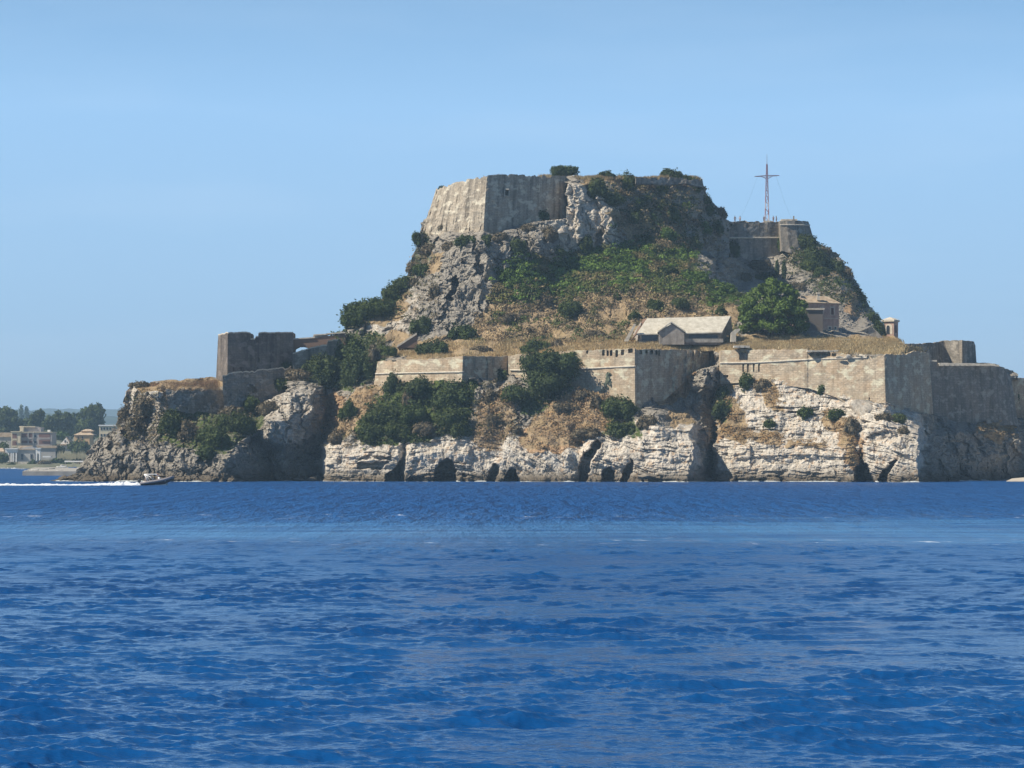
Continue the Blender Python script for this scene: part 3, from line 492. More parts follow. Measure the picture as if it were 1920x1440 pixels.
# sea caves, cracks and clefts
CAVES = [([(812, 906), (816, 882), (826, 868), (838, 861), (848, 866), (855, 880), (856, 906)], 9), ([(944, 906), (950, 884), (958, 878), (966, 882), (975, 906)], 8), ([(1086, 906), (1084, 880), (1096, 850), (1118, 826), (1126, 830), (1106, 868), (1101, 906)], 6),
         ([(1126, 906), (1130, 885), (1142, 876), (1152, 884), (1152, 906)], 5), ([(1604, 906), (1606, 872), (1626, 870), (1636, 890), (1638, 906)], 8), ([(1646, 906), (1652, 888), (1668, 872), (1678, 858), (1682, 862), (1664, 894), (1664, 906)], 5),
         ([(866, 906), (868, 890), (873, 886), (878, 906)], 2), ([(912, 906), (916, 885), (928, 868), (934, 875), (928, 906)], 4), ([(722, 906), (724, 890), (740, 878), (748, 860), (752, 906)], 5),
         ([(668, 880), (672, 868), (730, 866), (715, 878)], 2.5), ([(674, 858), (690, 853), (735, 856), (732, 862), (672, 862)], 1.5), ([(1164, 906), (1172, 880), (1186, 862), (1190, 868), (1180, 906)], 4), ([(1626, 818), (1660, 806), (1662, 822), (1640, 836)], 1.6), ([(1370, 905), (1380, 898), (1440, 897), (1436, 906)], 1.2), ([(838, 560), (848, 520), (856, 515), (858, 545), (846, 565)], 5), ([(1118, 470), (1122, 432), (1130, 432), (1130, 470)], 3.5),
         ([(762, 906), (770, 893), (800, 896), (806, 906)], 2), ([(500, 906), (470, 870), (470, 820), (490, 815), (500, 850), (520, 906)], 3)]
cx_ = PX + fbm(PX / 7, PY / 7, 0.0, 3, 95) * 3.5; cy_ = PY + fbm(PX / 7, PY / 7, 5.0, 3, 96) * 3.5
cav = np.zeros_like(PX)
for pl, dp in CAVES: cav = np.maximum(cav, inside(cx_, cy_, pl) * float(dp))
YF = YB + D + blur(cav, 1)
VX = (PX - 960) * YF / F + fbm(XW / 2, ZW / 2, 0.0, 2, 98) * .25 * amp + (facets(YB / 2.3 + ZW * .1, ZW / 3.4, 99)[0] * 1.0 + facets(YB / .9, ZW / 1.4, 97)[0] * .4) * amp * np.where(wallmask > 0, .2, 1) * (1 - .8 * strata); VZ = zof(PY, YF)
V = np.stack([VX, YF, VZ], -1)
sf = []
for ci in range(0, len(GX), 2):
    k_ = int(np.argmax(V[:, ci, 2] > .08)); sf.append(V[k_, ci])
sf = np.array(sf); fn = np.clip(fbm(sf[:, 0] / 3, 0 * sf[:, 0], 0.0, 4, 131) * 1.6 + .35, 0, 1.2)
rib = np.stack([sf + np.stack([0 * fn, -.35 - fn * 1.1, 0 * fn], 1), sf + [0, -.1, .10], sf + [0, 1.0, .16]]); rib[0][:, 2] = .02; rib[1][:, 2] = .05 + .16 * fn; rib[2][:, 2] = .05 + .22 * fn
o = mesh('shore_foam', rib, grid_faces(3, len(sf)), plain('thin_shore_foam', (.50, .53, .52), .8, .35, 1.2), None, True); tag(o, kind='stuff')
# back of the rock: flat top, then down to the sea behind
top = V[-1]; back = []
for dy, fz, dz in ((4, 1, .15), (14, 1, -.6), (40, .86, 0), (80, .5, 0), (110, 0, -3)):
    r = top.copy(); r[:, 1] += dy; r[:, 2] = r[:, 2] * fz + dz; back.append(r)
Vall = np.concatenate([V, np.array(back)], 0)
colr = np.stack([mg, mgr, mo, mw], -1); colr = np.concatenate([colr, np.repeat(colr[-1:], 5, 0)], 0)
nr, nc = Vall.shape[:2]
rock = mesh('cliff_headland', Vall, grid_faces(nr, nc), M['rock'], None, False, colr.reshape(-1, 4)); tag(rock, kind='structure')
def ground(px, py):                          # distance of the rock surface on a bearing and height
    ci = np.clip((np.asarray(px, float) - GX[0]) / 1.3, 0, len(GX) - 1.001); i0 = ci.astype(int)
    s = sky_py[i0]; ri = np.clip((916 - np.asarray(py, float)) / (916 - s) * (NR - 1), 0, NR - 1.001)
    return YF[ri.astype(int), i0]

# ------------------------------------------------------------------ build the walls
def build_wall(w, seed):
    cols = wall_cols(w); n = len(cols); hmax = max(abs(p[4] - p[1]) for p in w['pts']); nv = int(hmax / .9) + 2
    v = np.linspace(0, 1, nv)[:, None]
    px = cols[:, 3] + (cols[:, 0] - cols[:, 3]) * v; py = cols[:, 4] + (cols[:, 1] - cols[:, 4]) * v; Y = cols[:, 5] + (cols[:, 2] - cols[:, 5]) * v
    X = (px - 960) * Y / F; Z = zof(py, Y)
    seg = np.hypot(np.diff(X[0]), np.diff(Y[0])); U = np.concatenate([[0], np.cumsum(seg)])[None, :] + 0 * Z
    k = w['noise']
    d = fbm(U / 1.4, Z / 1.0, 0.0, 3, seed) * k + fbm(U / 5, Z / 5, 0.0, 2, seed + 9) * k * 1.2
    if w.get('key'): d += (billow(U / 1.1, Z / 2.5, 0.0, 3, seed + 4) - .3) * 1.3 * np.where(px < 905, 1.0, .15) * (.35 + .65 * (1 - v))
    if w.get('cleft'):
        rg = smooth(1215, 1300, px) * smooth(.15, .6, 1 - v + (px - 1215) / 260); d += -(billow(U / 2.5, Z / 4, 0.0, 4, seed + 5) - .25) * 3.0 * rg
    for (a, b, c, e, dp) in w.get('openings', []):
        arch = np.where(np.abs(px - (a + c) / 2) > .32 * (c - a), .12 * (e - b), 0)
        d = np.where((px > a) & (px < c) & (py > b + arch) & (py < e), dp, d)
    rg = fbm(U[0] / 1.3, 0 * U[0], 0.0, 4, seed + 2) * w['rag'] * 2
    rg = np.minimum(rg, np.maximum(rg * .3, 0.05))
    Z = Z + rg[None, :] * v**6
    V = np.stack([X, Y + d, Z], -1)
    t = w['thick']; T = V[-1]
    b1 = T + np.array([0, t, 0]); b2 = V[0] + np.array([0, t, 0])
    mid = T + np.array([0, t * .5, .1])
    A = np.concatenate([V, mid[None], b1[None], b2[None]], 0)
    UV = np.stack([np.concatenate([U, U[:3]], 0), np.concatenate([Z, np.stack([Z[-1] + t / 2, Z[-1] + t, Z[0]])], 0)], -1)
    nr, nc = A.shape[:2]; fc = grid_faces(nr, nc)
    L = [[i * nc for i in range(nr)][::-1], [i * nc + nc - 1 for i in range(nr)]]
    lf = [[(i) * nc, (i + 1) * nc, (nr - 2) * nc, (nr - 1) * nc] for i in ()]
    o = mesh(w['name'], A, fc, M[w['mat']], None, False, uv=UV.reshape(-1, 2))
    bm = bmesh.new(); bm.from_mesh(o.data)        # close the two ends
    bm.verts.ensure_lookup_table()
    for s, rv in ((0, False), (nc - 1, True)):
        vs = [bm.verts[i * nc + s] for i in range(nr)]
        try: bm.faces.new(vs if rv else vs[::-1])
        except Exception: pass
    bm.to_mesh(o.data); bm.free()
    tag(o, w['label'], w['cat'], 'walls of the old fortress' if 'wall' in w['cat'] else None, 'thing')
    if w.get('key'):
        mb = MB(); Yk = 661.6
        for a_, b_, c_, d_ in ((945.6, 947.4, 354.5, 368.5), (953.6, 955.4, 354.5, 368.5), (946.6, 954.4, 353.5, 356), (946.6, 954.4, 366.8, 368.5)):
            p_, q_ = at(a_, d_, Yk + (a_ - 947) * .13), at(b_, c_, Yk + (a_ - 947) * .13); mb.box(p_[0], q_[0], p_[1], p_[1] + .9, p_[2], q_[2])
        mb.build('window_surround', M['pale_trim'], o)
    if w.get('coping'):  # coping slabs added as the sunlit rim of the wall top
        mb = MB(); a = V[-1][::2]; a = np.concatenate([a, V[-1][-1:]]); k = len(a); hh, ov, dp = .22, .12, min(t, 1.6); L = []
        for pnt in a: L += [pnt + [0, -ov, -.03], pnt + [0, dp, -.03], pnt + [0, dp, hh], pnt + [0, -ov, hh]]
        mb.add(L, [(q * 4 + r_, q * 4 + 4 + r_, q * 4 + 4 + (r_ + 1) % 4, q * 4 + (r_ + 1) % 4) for q in range(k - 1) for r_ in range(4)] + [(3, 2, 1, 0), (k * 4 - 4, k * 4 - 3, k * 4 - 2, k * 4 - 1)]); mb.build('coping', M['cap'], o)
    if w.get('cordon'):
        cx = [c[0] for c in w['cordon']]; cy = [c[1] for c in w['cordon']]
        pts = []
        for j in range(n):
            vv = 0.5
            for _ in range(4):
                p = cols[j, 3] + (cols[j, 0] - cols[j, 3]) * vv; q = np.interp(p, cx, cy); vv = (cols[j, 4] - q) / (cols[j, 4] - cols[j, 1])
            if cx[0] - 2 <= p <= cx[-1] + 2:
                Yc = cols[j, 5] + (cols[j, 2] - cols[j, 5]) * vv
                if not any(a - 1 < p < c + 1 and b < q < e for (a, b, c, e, _) in w.get('openings', [])): pts.append(at(p, q, Yc) - np.array([0, .12 - k * .4 * 0, 0]))
        if len(pts) > 3:
            mb = MB(); mb.tube(pts[::2] + [pts[-1]], .20, 6); mb.build('moulding', M['cap'], o, True)
    return o
WOBJ = [build_wall(w, 200 + 13 * i) for i, w in enumerate(WALLS)]
# ------------------------------------------------------------------ foliage
def leaf_cards(c, nrm, size, r, slim=.6):
    n = len(c); nrm = nrm + r.normal(0, .55, (n, 3)); nrm /= np.linalg.norm(nrm, axis=1)[:, None] + 1e-9
    a = np.cross(nrm, r.normal(0, 1, (n, 3))); a /= np.linalg.norm(a, axis=1)[:, None] + 1e-9; b = np.cross(nrm, a)
    s = (size * (.6 + .8 * r.random(n)))[:, None] if np.ndim(size) else size * (.6 + .8 * r.random(n))[:, None]
    V = np.stack([c - a * s, c + b * s * slim * .8, c + a * s, c - b * s * slim * .8], 1).reshape(-1, 3)
    return V, np.arange(4 * n).reshape(-1, 4)
ICO_V, ICO_F = None, None
def _ico():
    global ICO_V, ICO_F
    bm = bmesh.new(); bmesh.ops.create_icosphere(bm, subdivisions=2, radius=1); ICO_V = np.array([v.co[:] for v in bm.verts]); ICO_F = np.array([[v.index for v in f.verts] for f in bm.faces]); bm.free()
_ico()
def foliage(lumps, leaf, dens, r, up=.25):
    """lumps: rows (x, y, z, rx, ry, rz). Leaf-sized faces through the outer part of every lump, over a leafy core."""
    VV, FF, TT, off = [], [], [], 0
    for (x, y, z, rx, ry, rz) in lumps:
        area = 4 * math.pi * ((rx * ry) ** 1.6 / 3 + (rx * rz) ** 1.6 / 3 + (ry * rz) ** 1.6 / 3) ** (1 / 1.6)
        n = int(dens * area / (leaf * leaf)) + 8
        d = r.normal(0, 1, (n, 3)); d[:, 2] += up; d /= np.linalg.norm(d, axis=1)[:, None]
        k = .70 + .34 * r.random(n) ** .8 + .32 * (r.random(n) < .10) * r.random(n)
        wob = 1 + .26 * noise(d[:, 0] * 2.2 + x, d[:, 1] * 2.2 + y, d[:, 2] * 2.2 + z, 5)
        c = np.array([x, y, z]) + d * np.array([rx, ry, rz]) * (k * wob)[:, None]
        v, f = leaf_cards(c, d, leaf, r); VV.append(v); FF.append(f + off); off += len(v)
        t = np.clip(.2 + .5 * r.random(n) + .5 * (r.random() - .5), 0, 1); TT.append(np.repeat(t, 4))
    V = np.concatenate(VV); Fq = np.concatenate(FF); T = np.concatenate(TT)
    cv, cf, ct = [], [], []; o2 = len(V)
    for (x, y, z, rx, ry, rz) in lumps:
        k = .66 * (1 + .16 * r.normal(0, 1, len(ICO_V)))[:, None]
        cv.append(np.array([x, y, z]) + ICO_V * np.array([rx, ry, rz]) * k); cf.append(ICO_F + o2); o2 += len(ICO_V); ct.append(np.full(len(ICO_V), .35))
    V = np.concatenate([V] + cv); T = np.concatenate([T] + ct)
    tri = np.concatenate(cf)
    return V, Fq, tri, T
def foliage_mesh(name, lumps, leaf, dens, r, mat, parent=None, up=.25):
    V, Fq, tri, T = foliage(lumps, leaf, dens, r, up)
    me = bpy.data.meshes.new(name); nq, ntr = len(Fq), len(tri)
    me.vertices.add(len(V)); me.vertices.foreach_set('co', V.astype(np.float32).ravel())
    me.loops.add(nq * 4 + ntr * 3); me.loops.foreach_set('vertex_index', np.concatenate([Fq.ravel(), tri.ravel()]).astype(np.int32))
    me.polygons.add(nq + ntr); me.polygons.foreach_set('loop_start', np.concatenate([np.arange(nq) * 4, nq * 4 + np.arange(ntr) * 3]).astype(np.int32))
    me.update(calc_edges=True)
    a = me.color_attributes.new('tone', 'FLOAT_COLOR', 'POINT'); a.data.foreach_set('color', np.stack([T, T, T, T * 0 + 1], -1).astype(np.float32).ravel())
    me.materials.append(mat)
    o = bpy.data.objects.new(name, me); COL.objects.link(o)
    if parent: o.parent = parent
    return o
def bush_lumps(w, d, h, r, n=None):
    n = n or int(8 + min(14, w * 1.5)); L = [(0, 0, h * .45, w * .36, d * .36, h * .45)]
    for i in range(n):
        a = r.random() * 6.283; q = .34 * math.sqrt(r.random()) + .06; s = .10 + .13 * r.random()
        zc = h * (.22 + .52 * r.random() * (1 - q))
        L.append((math.cos(a) * w * q, math.sin(a) * d * q, zc, w * s, d * s, h * (s + .08)))
    return L
SHRUBS = [  # px, py, width, height (photo px), leaves, label
 (1060, 320, 52, 24, 'leaf', 'dark spreading shrub on top of the keep wall against the sky'),
 (828, 356, 19, 18, 'leaf', 'small dark shrub on the upper left corner of the keep wall'),
 (782, 448, 20, 32, 'leaf', 'lone dark shrub standing out on the skyline left below the keep'),
 (842, 462, 34, 22, 'leafgrey', 'dull grey-brown shrub at the foot of the keep wall, left of the dark one'),
 (872, 453, 40, 28, 'leaf', 'dark rounded shrub against the foot of the keep wall left face'),
 (913, 452, 22, 30, 'leaf', 'dark upright shrub at the foot of the keep wall corner'),
 (940, 446, 34, 24, 'leafgrey', 'brownish shrub under the shaded face of the keep wall'),
 (968, 462, 34, 34, 'leaf', 'dark shrub hanging beside the white crag under the keep'),
 (1020, 374, 30, 36, 'leaf', 'dark shrub growing up the shaded keep wall beside the crag'),
 (1016, 406, 30, 32, 'leafmid', 'brighter green shrub below the dark one on the shaded keep wall'),
 (1030, 440, 30, 40, 'leafgrey', 'grey-brown shrub on the rock between keep wall and white crag'),
 (1118, 352, 40, 44, 'leaf', 'large dark shrub at the right edge of the white summit crag'),
 (1138, 327, 30, 16, 'leaf', 'low dark shrub on the skyline right of the white crag'),
 (1174, 345, 34, 48, 'leaf', 'tall dark shrub in the middle of the summit edge'),
 (1140, 373, 62, 26, 'leaf', 'wide dark shrub under the summit edge right of the white crag'),
 (1256, 328, 46, 26, 'leaf', 'dark domed shrub on the skyline near right end of summit'),
 (1300, 347, 34, 36, 'leaf', 'dark shrub under the broken right end of the parapet wall'),
 (1326, 384, 28, 40, 'leafmid', 'olive green shrub on the right skyline below the summit'),
 (1350, 398, 26, 26, 'leafgrey', 'reddish brown shrub on skyline just left of the cross terrace'),
 (1318, 427, 36, 30, 'leaffig', 'bright green leafy bush alone on the shaded cliff'),
 (1300, 455, 34, 26, 'leaf', 'dark shrub on the shaded cliff below the bright green bush'),
 (1188, 410, 26, 30, 'leaf', 'dark shrub on the dry shaded slope in the middle of the summit cliff'),
 (1262, 405, 30, 40, 'leafmid', 'dull green shrub on the shaded dry slope right of the middle'),
 (1250, 440, 36, 36, 'leaffig', 'green leafy bush at the foot of the shaded summit cliff'),
 (1200, 450, 56, 24, 'leaf', 'dark band of shrub at the foot of the summit cliff right of white crag'),
 (1098, 456, 30, 36, 'leaf', 'dark shrub in the foot of the white crag'),
 (1040, 472, 34, 22, 'leaf', 'dark shrub at the top left of the green hillside'),
 (793, 506, 36, 30, 'leafmid', 'rounded olive shrub on the left crag below the keep'),
 (812, 547, 26, 40, 'leafgrey', 'grey-green upright shrub on the left crag'),
 (760, 532, 46, 36, 'leaf', 'dark shrub on the left skyline halfway down the rock'),
 (736, 550, 40, 44, 'leaf', 'dark shrub on the left skyline above the long hedge-like clump'),
 (692, 582, 84, 48, 'leafmid', 'long sloping green shrub clump on the left skyline'),
 (658, 598, 42, 38, 'leafmid', 'green shrub at the lowest end of the left skyline clump'),
 (775, 530, 22, 22, 'leafgrey', 'small brown shrub between the rounded olive shrub and left skyline'),
 (1071, 581, 47, 46, 'leaf', 'large round dark green shrub alone on the dry hillside'),
 (791, 612, 44, 40, 'leaf', 'round dark shrub at foot of the grey crag above the ramp'),
 (866, 623, 58, 36, 'leafmid', 'wide shrub with bright top leaning right on terrace below crag'),
 (814, 656, 68, 46, 'leaf', 'large dark shrub spilling over the top of the bastion wall'),
 (724, 661, 44, 34, 'leafmid', 'clipped-looking green shrub on the left end of the bastion wall'),
 (700, 670, 24, 60, 'leafgrey', 'tall grey-green shrub against the left end of the bastion wall'),
 (902, 655, 44, 18, 'leafgrey', 'low dead brown shrub above the shaded flank of the bastion wall'),
 (1190, 592, 26, 24, 'leaf', 'small round dark shrub just above the left end of guardhouse roof'),
 (1157, 557, 16, 18, 'leafmid', 'very small round shrub in the middle of the dry hillside'),
 (1006, 652, 60, 34, 'leaf', 'dark wedge-shaped shrub on the terrace left of the big wall tree'),
 (1044, 646, 26, 28, 'leafgrey', 'grey-green bushy plant on the terrace edge above the wall tree'),
 (1116, 628, 46, 22, 'leafgrey', 'grey-green low shrub on the terrace left of the guardhouse'),
 (1275, 570, 36, 28, 'leaf', 'dark shrub directly above the guardhouse roof'),
 (1228, 572, 40, 24, 'leafmid', 'yellow-green shrub above the left half of the guardhouse roof'),
 (1252, 508, 50, 22, 'leaf', 'dark low shrub in the upper right of the dry hillside'),
 (1350, 540, 60, 26, 'leaffig', 'green shrub at right edge of hillside below the shaded cliff'),
 (1310, 520, 40, 28, 'leaffig', 'bright shrub at the foot of shaded cliff left of its neighbour'),
 (1352, 585, 24, 26, 'leafmid', 'small dark green shrub behind the right end of the guardhouse'),
 (1140, 635, 20, 12, 'leafgrey', 'tiny grey shrub on the terrace grass left of the guardhouse'),
 (958, 598, 40, 28, 'leafgrey', 'olive-brown shrub on the left part of the dry hillside'),
 (1020, 560, 34, 22, 'leafgrey', 'dull scrub bush in dry grass left of the big round shrub'),
 (985, 545, 40, 20, 'leafmid', 'green shrub on the lower edge of the bright thicket'),
 (1212, 346, 40, 18, 'leafgrey', 'brown dry shrub hanging over the low broken parapet wall'),
 (1235, 352, 34, 26, 'leaf', 'dark shrub under the middle of the low broken parapet wall'),
 (1282, 336, 34, 18, 'leafmid', 'olive shrub on top of the low broken parapet wall near its right end'),
 (990, 428, 30, 20, 'leafgrey', 'small brown scrub at the foot of the shaded keep wall'),
 (1345, 425, 24, 34, 'leaf', 'dark shrub on the right edge of the shaded summit cliff'),
 (1375, 470, 30, 40, 'leaf', 'dark shrub where the summit cliff meets the tall terrace wall'),
 (1490, 540, 40, 30, 'leafgrey', 'dry brown scrub above the pine on the right slope'),
 (714, 574, 50, 38, 'leaf', 'dark shrub filling the middle of the left skyline clump'),
 (772, 502, 26, 32, 'leafgrey', 'brown-grey shrub on the left skyline above the dark pair'),
 (1398, 522, 40, 26, 'leafgrey', 'grey-brown scrub at the foot of the tall terrace wall'),
 (1440, 520, 44, 24, 'leaf', 'dark shrub at the foot of the tall terrace wall above the pine'),
 (1386, 558, 36, 26, 'leaf', 'dark shrub in the shaded rock left of the pine top'),
 (1648, 622, 28, 46, 'leaf', 'dark shrub on the foot of shaded rock touching the bell tower'),
 (462, 728, 40, 22, 'leafgrey', 'grey scrub growing on the face of the buttressed wall'),
 (520, 722, 44, 34, 'leaf', 'dark shrub hanging over the right end of the buttressed wall'),
 (436, 772, 44, 26, 'leafgrey', 'brown scrub at the left foot of the buttressed wall'),
 (834, 430, 24, 20, 'leafgrey', 'small brown scrub growing on the lit left face of keep wall'),
 (806, 468, 32, 26, 'leafgrey', 'brown scrub on the rock under the left end of keep wall'),
 (1420, 497, 46, 24, 'leafgrey', 'brown scrub along the base of terrace wall below the cross'),
 # valley left of the bastion
 (640, 650, 80, 60, 'leafmid', 'big green bush mass below the brick arch'),
 (602, 690, 70, 56, 'leaf', 'dark bush below the sloping wall'),
 (672, 690, 56, 84, 'leaf', 'tall dark bush in the hollow left of the bastion wall'),
 (566, 680, 26, 46, 'leaf', 'slim dark shrub at the foot of the tower right corner'),
 (533, 690, 30, 28, 'leafmid', 'rounded green shrub at the foot of the tower front'),
 (503, 694, 34, 28, 'leaf', 'dark round shrub at the foot of the tower, left of the green one'),
 (560, 705, 50, 34, 'leafgrey', 'grey-brown scrub on top of the shaded crag below the tower'),
 (470, 758, 34, 40, 'leafmid', 'green shrub at the foot of the buttressed wall'),
 (505, 765, 40, 36, 'leafgrey', 'grey-brown shrub on the left flank of the pale crag'),
 (446, 795, 76, 50, 'leaf', 'large dark green bush on the low left cliff'),
 (402, 822, 60, 56, 'leaf', 'dark bush hanging on the low left cliff, next to the largest'),
 (385, 848, 36, 34, 'leaf', 'lowest dark bush hanging on the low left cliff'),
 (322, 797, 50, 56, 'leaf', 'dark shrub on the far left cliff face'),
 (350, 812, 44, 50, 'leafgrey', 'grey-brown scrub between the two dark bushes of left cliff'),
 (268, 770, 40, 50, 'leafgrey', 'dull brown scrub on the upper left tip of the rock'),
 (250, 802, 46, 50, 'leafgrey', 'grey-brown scrub on the cliff left end'),
 (232, 778, 24, 40, 'leafgrey', 'dull scrub on the left skyline of the low cliff'),
 (262, 722, 40, 16, 'leafgrey', 'brown scrub on the top left edge of the low cliff'),
 # below the bastion wall
 (737, 722, 34, 54, 'leaf', 'upright dark shrub against the pale bastion wall'),
 (788, 732, 58, 54, 'leaf', 'dark shrub under the middle of the pale bastion wall'),
 (764, 752, 18, 46, 'leafgrey', 'thin grey bare shrub between two dark ones under the bastion wall'),
 (850, 742, 84, 62, 'leaf', 'broad dark shrub under the corner of the pale bastion wall'),
 (845, 785, 76, 52, 'leaf', 'large dark bush in the middle of the slope below the bastion'),
 (775, 780, 64, 44, 'leafmid', 'dull green bush in the middle of slope thicket below the bastion'),
 (718, 782, 76, 50, 'leaf', 'dark bush along the left edge of the slope thicket'),
 (692, 812, 62, 42, 'leaf', 'lowest left bush of the slope thicket, hanging over the layered cliff'),
 (745, 808, 62, 36, 'leaf', 'dark bush overhanging the notch in the layered cliff'),
 (862, 806, 40, 38, 'leaf', 'dark shrub hanging over the cliff above the big sea cave'),
 (796, 806, 44, 34, 'leafgrey', 'grey-brown scrub at lower edge of the slope thicket'),
 (653, 772, 34, 44, 'leafmid', 'olive shrub on the edge of the shaded hollow'),
 (636, 822, 50, 42, 'leafgrey', 'bare grey scrub on top of the layered cliff left end'),
 (935, 705, 36, 40, 'leaf', 'dark shrub below the shaded flank of the bastion wall'),
 (921, 742, 30, 34, 'leafgrey', 'grey shrub on the slope between bush thicket and wall tree'),
 (925, 790, 40, 30, 'leafgrey', 'grey-brown scrub above the second sea cave'),
 (968, 808, 30, 22, 'leafgrey', 'small brown scrub bush on the cliff edge above the second sea cave'),
 (1095, 742, 44, 24, 'leafgrey', 'grey-brown scrub in the dry slope under the gun slots'),
 (1060, 765, 50, 22, 'leafgrey', 'grey scrub on the dry slope below the wall tree'),
 (1118, 752, 26, 36, 'leafgrey', 'dull shrub left of the dense green bush at the wall corner'),
 (1160, 766, 66, 50, 'leaf', 'dense dark green bush at the foot of the wall corner'),
 (1165, 806, 60, 32, 'leaf', 'flat dark green bush just below the dense one at the wall corner'),
 (1105, 812, 60, 28, 'leafgrey', 'wide grey scrub on the layered rock below the dry slope'),
 (1212, 790, 40, 30, 'leafgrey', 'grey scrub on the nose of rock below the shaded flank'),
 (1105, 848, 18, 22, 'leafmid', 'small green tuft in the slanting crack of the layered cliff'),
 # right cliff
 (1398, 716, 28, 44, 'leafmid', 'green shrub hanging below the four slits of the broad bastion'),
 (1356, 735, 28, 26, 'leaf', 'dark shrub on ochre rock edge of the cleft'),
 (1352, 768, 32, 44, 'leaf', 'dark straggling shrub lower on the ochre rock edge of the cleft'),
 (1430, 722, 30, 24, 'leafgrey', 'olive scrub on the pale cliff right of the hanging green shrub'),
 (1504, 702, 26, 18, 'leaf', 'small dark shrub at the foot of the broad bastion wall'),
 (1518, 712, 24, 12, 'leafmid', 'olive tuft just right of and below the small dark shrub'),
 (1541, 732, 20, 24, 'leafmid', 'small green shrub on the edge where pale cliff meets wall'),
 (1510, 774, 34, 26, 'leafmid', 'olive green shrub in the middle of the pale cliff'),
 (1444, 797, 26, 24, 'leafmid', 'small green shrub left of the middle of the pale cliff'),
 (1566, 777, 36, 26, 'leafmid', 'dull green shrub on the pale cliff near the leaning boulder'),
 (1596, 800, 34, 40, 'leafgrey', 'rusty brown scrub in the crack beside the leaning boulder'),
 (1658, 783, 34, 20, 'leafgrey', 'grey scrub on the ledge at the foot of crumbling corner'),
 (1684, 786, 40, 26, 'leaf', 'dark green shrub on the ledge at the edge of the shade'),
 (1694, 806, 26, 18, 'leafgrey', 'grey scrub hanging under the dark ledge shrub'),
 (1904, 748, 16, 36, 'leafmid', 'green creeper shrub on the right end of the sea wall'),
 # cross hill
 (1470, 462, 44, 36, 'leafmid', 'green shrub below the cross terrace'),
 (1506, 456, 44, 40, 'leaf', 'dark shrub under the round bastion'),
 (1524, 484, 60, 46, 'leaf', 'large dark shrub on the right slope below the round bastion'),
 (1516, 500, 40, 34, 'leafmid', 'dull green shrub on the right slope above the house'),
 (1562, 500, 46, 36, 'leaf', 'dark shrub in the middle of the right skyline slope'),
 (1540, 512, 34, 26, 'leafmid', 'mid green shrub on the right slope left of the skyline'),
 (1590, 515, 22, 30, 'leafgrey', 'brown shrub sticking out on the right skyline'),
 (1545, 470, 24, 20, 'leafgrey', 'brown scrub on the right skyline just below the round bastion'),
 (1612, 560, 24, 34, 'leaf', 'dark shrub on the right skyline above the bell tower'),
 (1634, 600, 30, 40, 'leaf', 'dark shrub on the shaded rock just left of the bell tower'),
]
for i, (px, py, w, h, mt, lab) in enumerate(SHRUBS):
    r = np.random.default_rng(500 + i)
    Y = float(np.median(ground(np.array([px, px - w * .25, px + w * .25]), np.array([py + h * .15] * 3)))); s = Y / F
    ww, hh = w * s * 1.04, h * s * 1.06; dd = min(ww, max(hh, 2.0)) * .8
    base = at(px, py + h / 2, Y - dd * .12)
    lf = float(np.clip(.20 + ww * .012, .2, .34))
    den = .62 if mt == 'leafgrey' else .85
    o = foliage_mesh('shrub', bush_lumps(ww, dd, hh, r), lf, den, r, M[mt])
    o.location = base; tag(o, lab, 'shrub', 'shrubs on the rock', 'thing')

def make_tree(name, label, cat, px, py_base, py_top, w, Y, lumps, mat, leaf, dens, trunk_h, group=None, r=None, tr=.35):
    s = Y / F; root = empty(name, at(px, py_base, Y)); tag(root, label, cat, group, 'thing')
    H = (py_base - py_top) * s; Wd = w * s
    L = [(a * Wd, b * Wd, c * H, d * Wd, d * Wd * .9, e * H) for a, b, c, d, e in lumps]
    foliage_mesh('crown', L, leaf, dens, r, mat, root, up=.4)
    mb = MB(); mb.tube([(0, 0, -.6), (.05, 0, trunk_h * H * .5), (0, .05, trunk_h * H), (.1, 0, min(.85, trunk_h + .4) * H)], [tr, tr * .8, tr * .6, tr * .2], 8)
    for a, b, c, d, e in lumps[::3]:
        mb.tube([(0, 0, trunk_h * H * .8), (a * Wd * .5, b * Wd * .5, (trunk_h * .6 + c * .4) * H), (a * Wd, b * Wd, c * H)], [tr * .5, tr * .3, tr * .1], 5)
    mb.build('trunk', M['bark'], root, True); return root
r = np.random.default_rng(77)
PL = []
for i in range(120):                          # big pine: many small rounded pads over a broad dome
    a = r.random() * 6.283; zc = r.random(); q = math.sqrt(max(0, 1 - (max(zc - .30, 0) / .62) ** 2)) * (.75 + .3 * r.random())
    if zc < .25: q *= .8 + .25 * r.random()
    ca, sa = math.cos(a), math.sin(a)
    PL.append((ca * .42 * q, sa * .36 * q, .14 + .78 * zc, .045 + .04 * r.random(), .048 + .03 * r.random()))
PL += [(0, .05, .45, .26, .27), (.12, .05, .32, .22, .2), (-.15, .05, .36, .2, .18)]
make_tree('pine_tree', 'large rounded green pine tree beside the guardhouse on the terrace', 'tree', 1447, 640, 517, 146, 637, PL, M['leafpine'], .34, .8, .3, r=r, tr=.5)
cyp = [(0, 0, .12 + .8 * i / 8, .40 * (1 - abs(i / 8 - .45) * .75), .13) for i in range(9)]
for px, lab in ((1457, 'left of two small dark cypresses standing behind the big pine'), (1470, 'right of two small dark cypresses standing behind the big pine')):
    make_tree('cypress_tree', lab, 'tree', px, 526, 489, 13, float(ground(px, 520)) - 2, cyp, M['leaf'], .25, .8, .1, 'cypresses behind the pine', r, .12)
WT = [(r.normal(0, .22), r.normal(0, .15), .30 + .55 * r.random(), .16 + .08 * r.random(), .13 + .07 * r.random()) for i in range(15)]
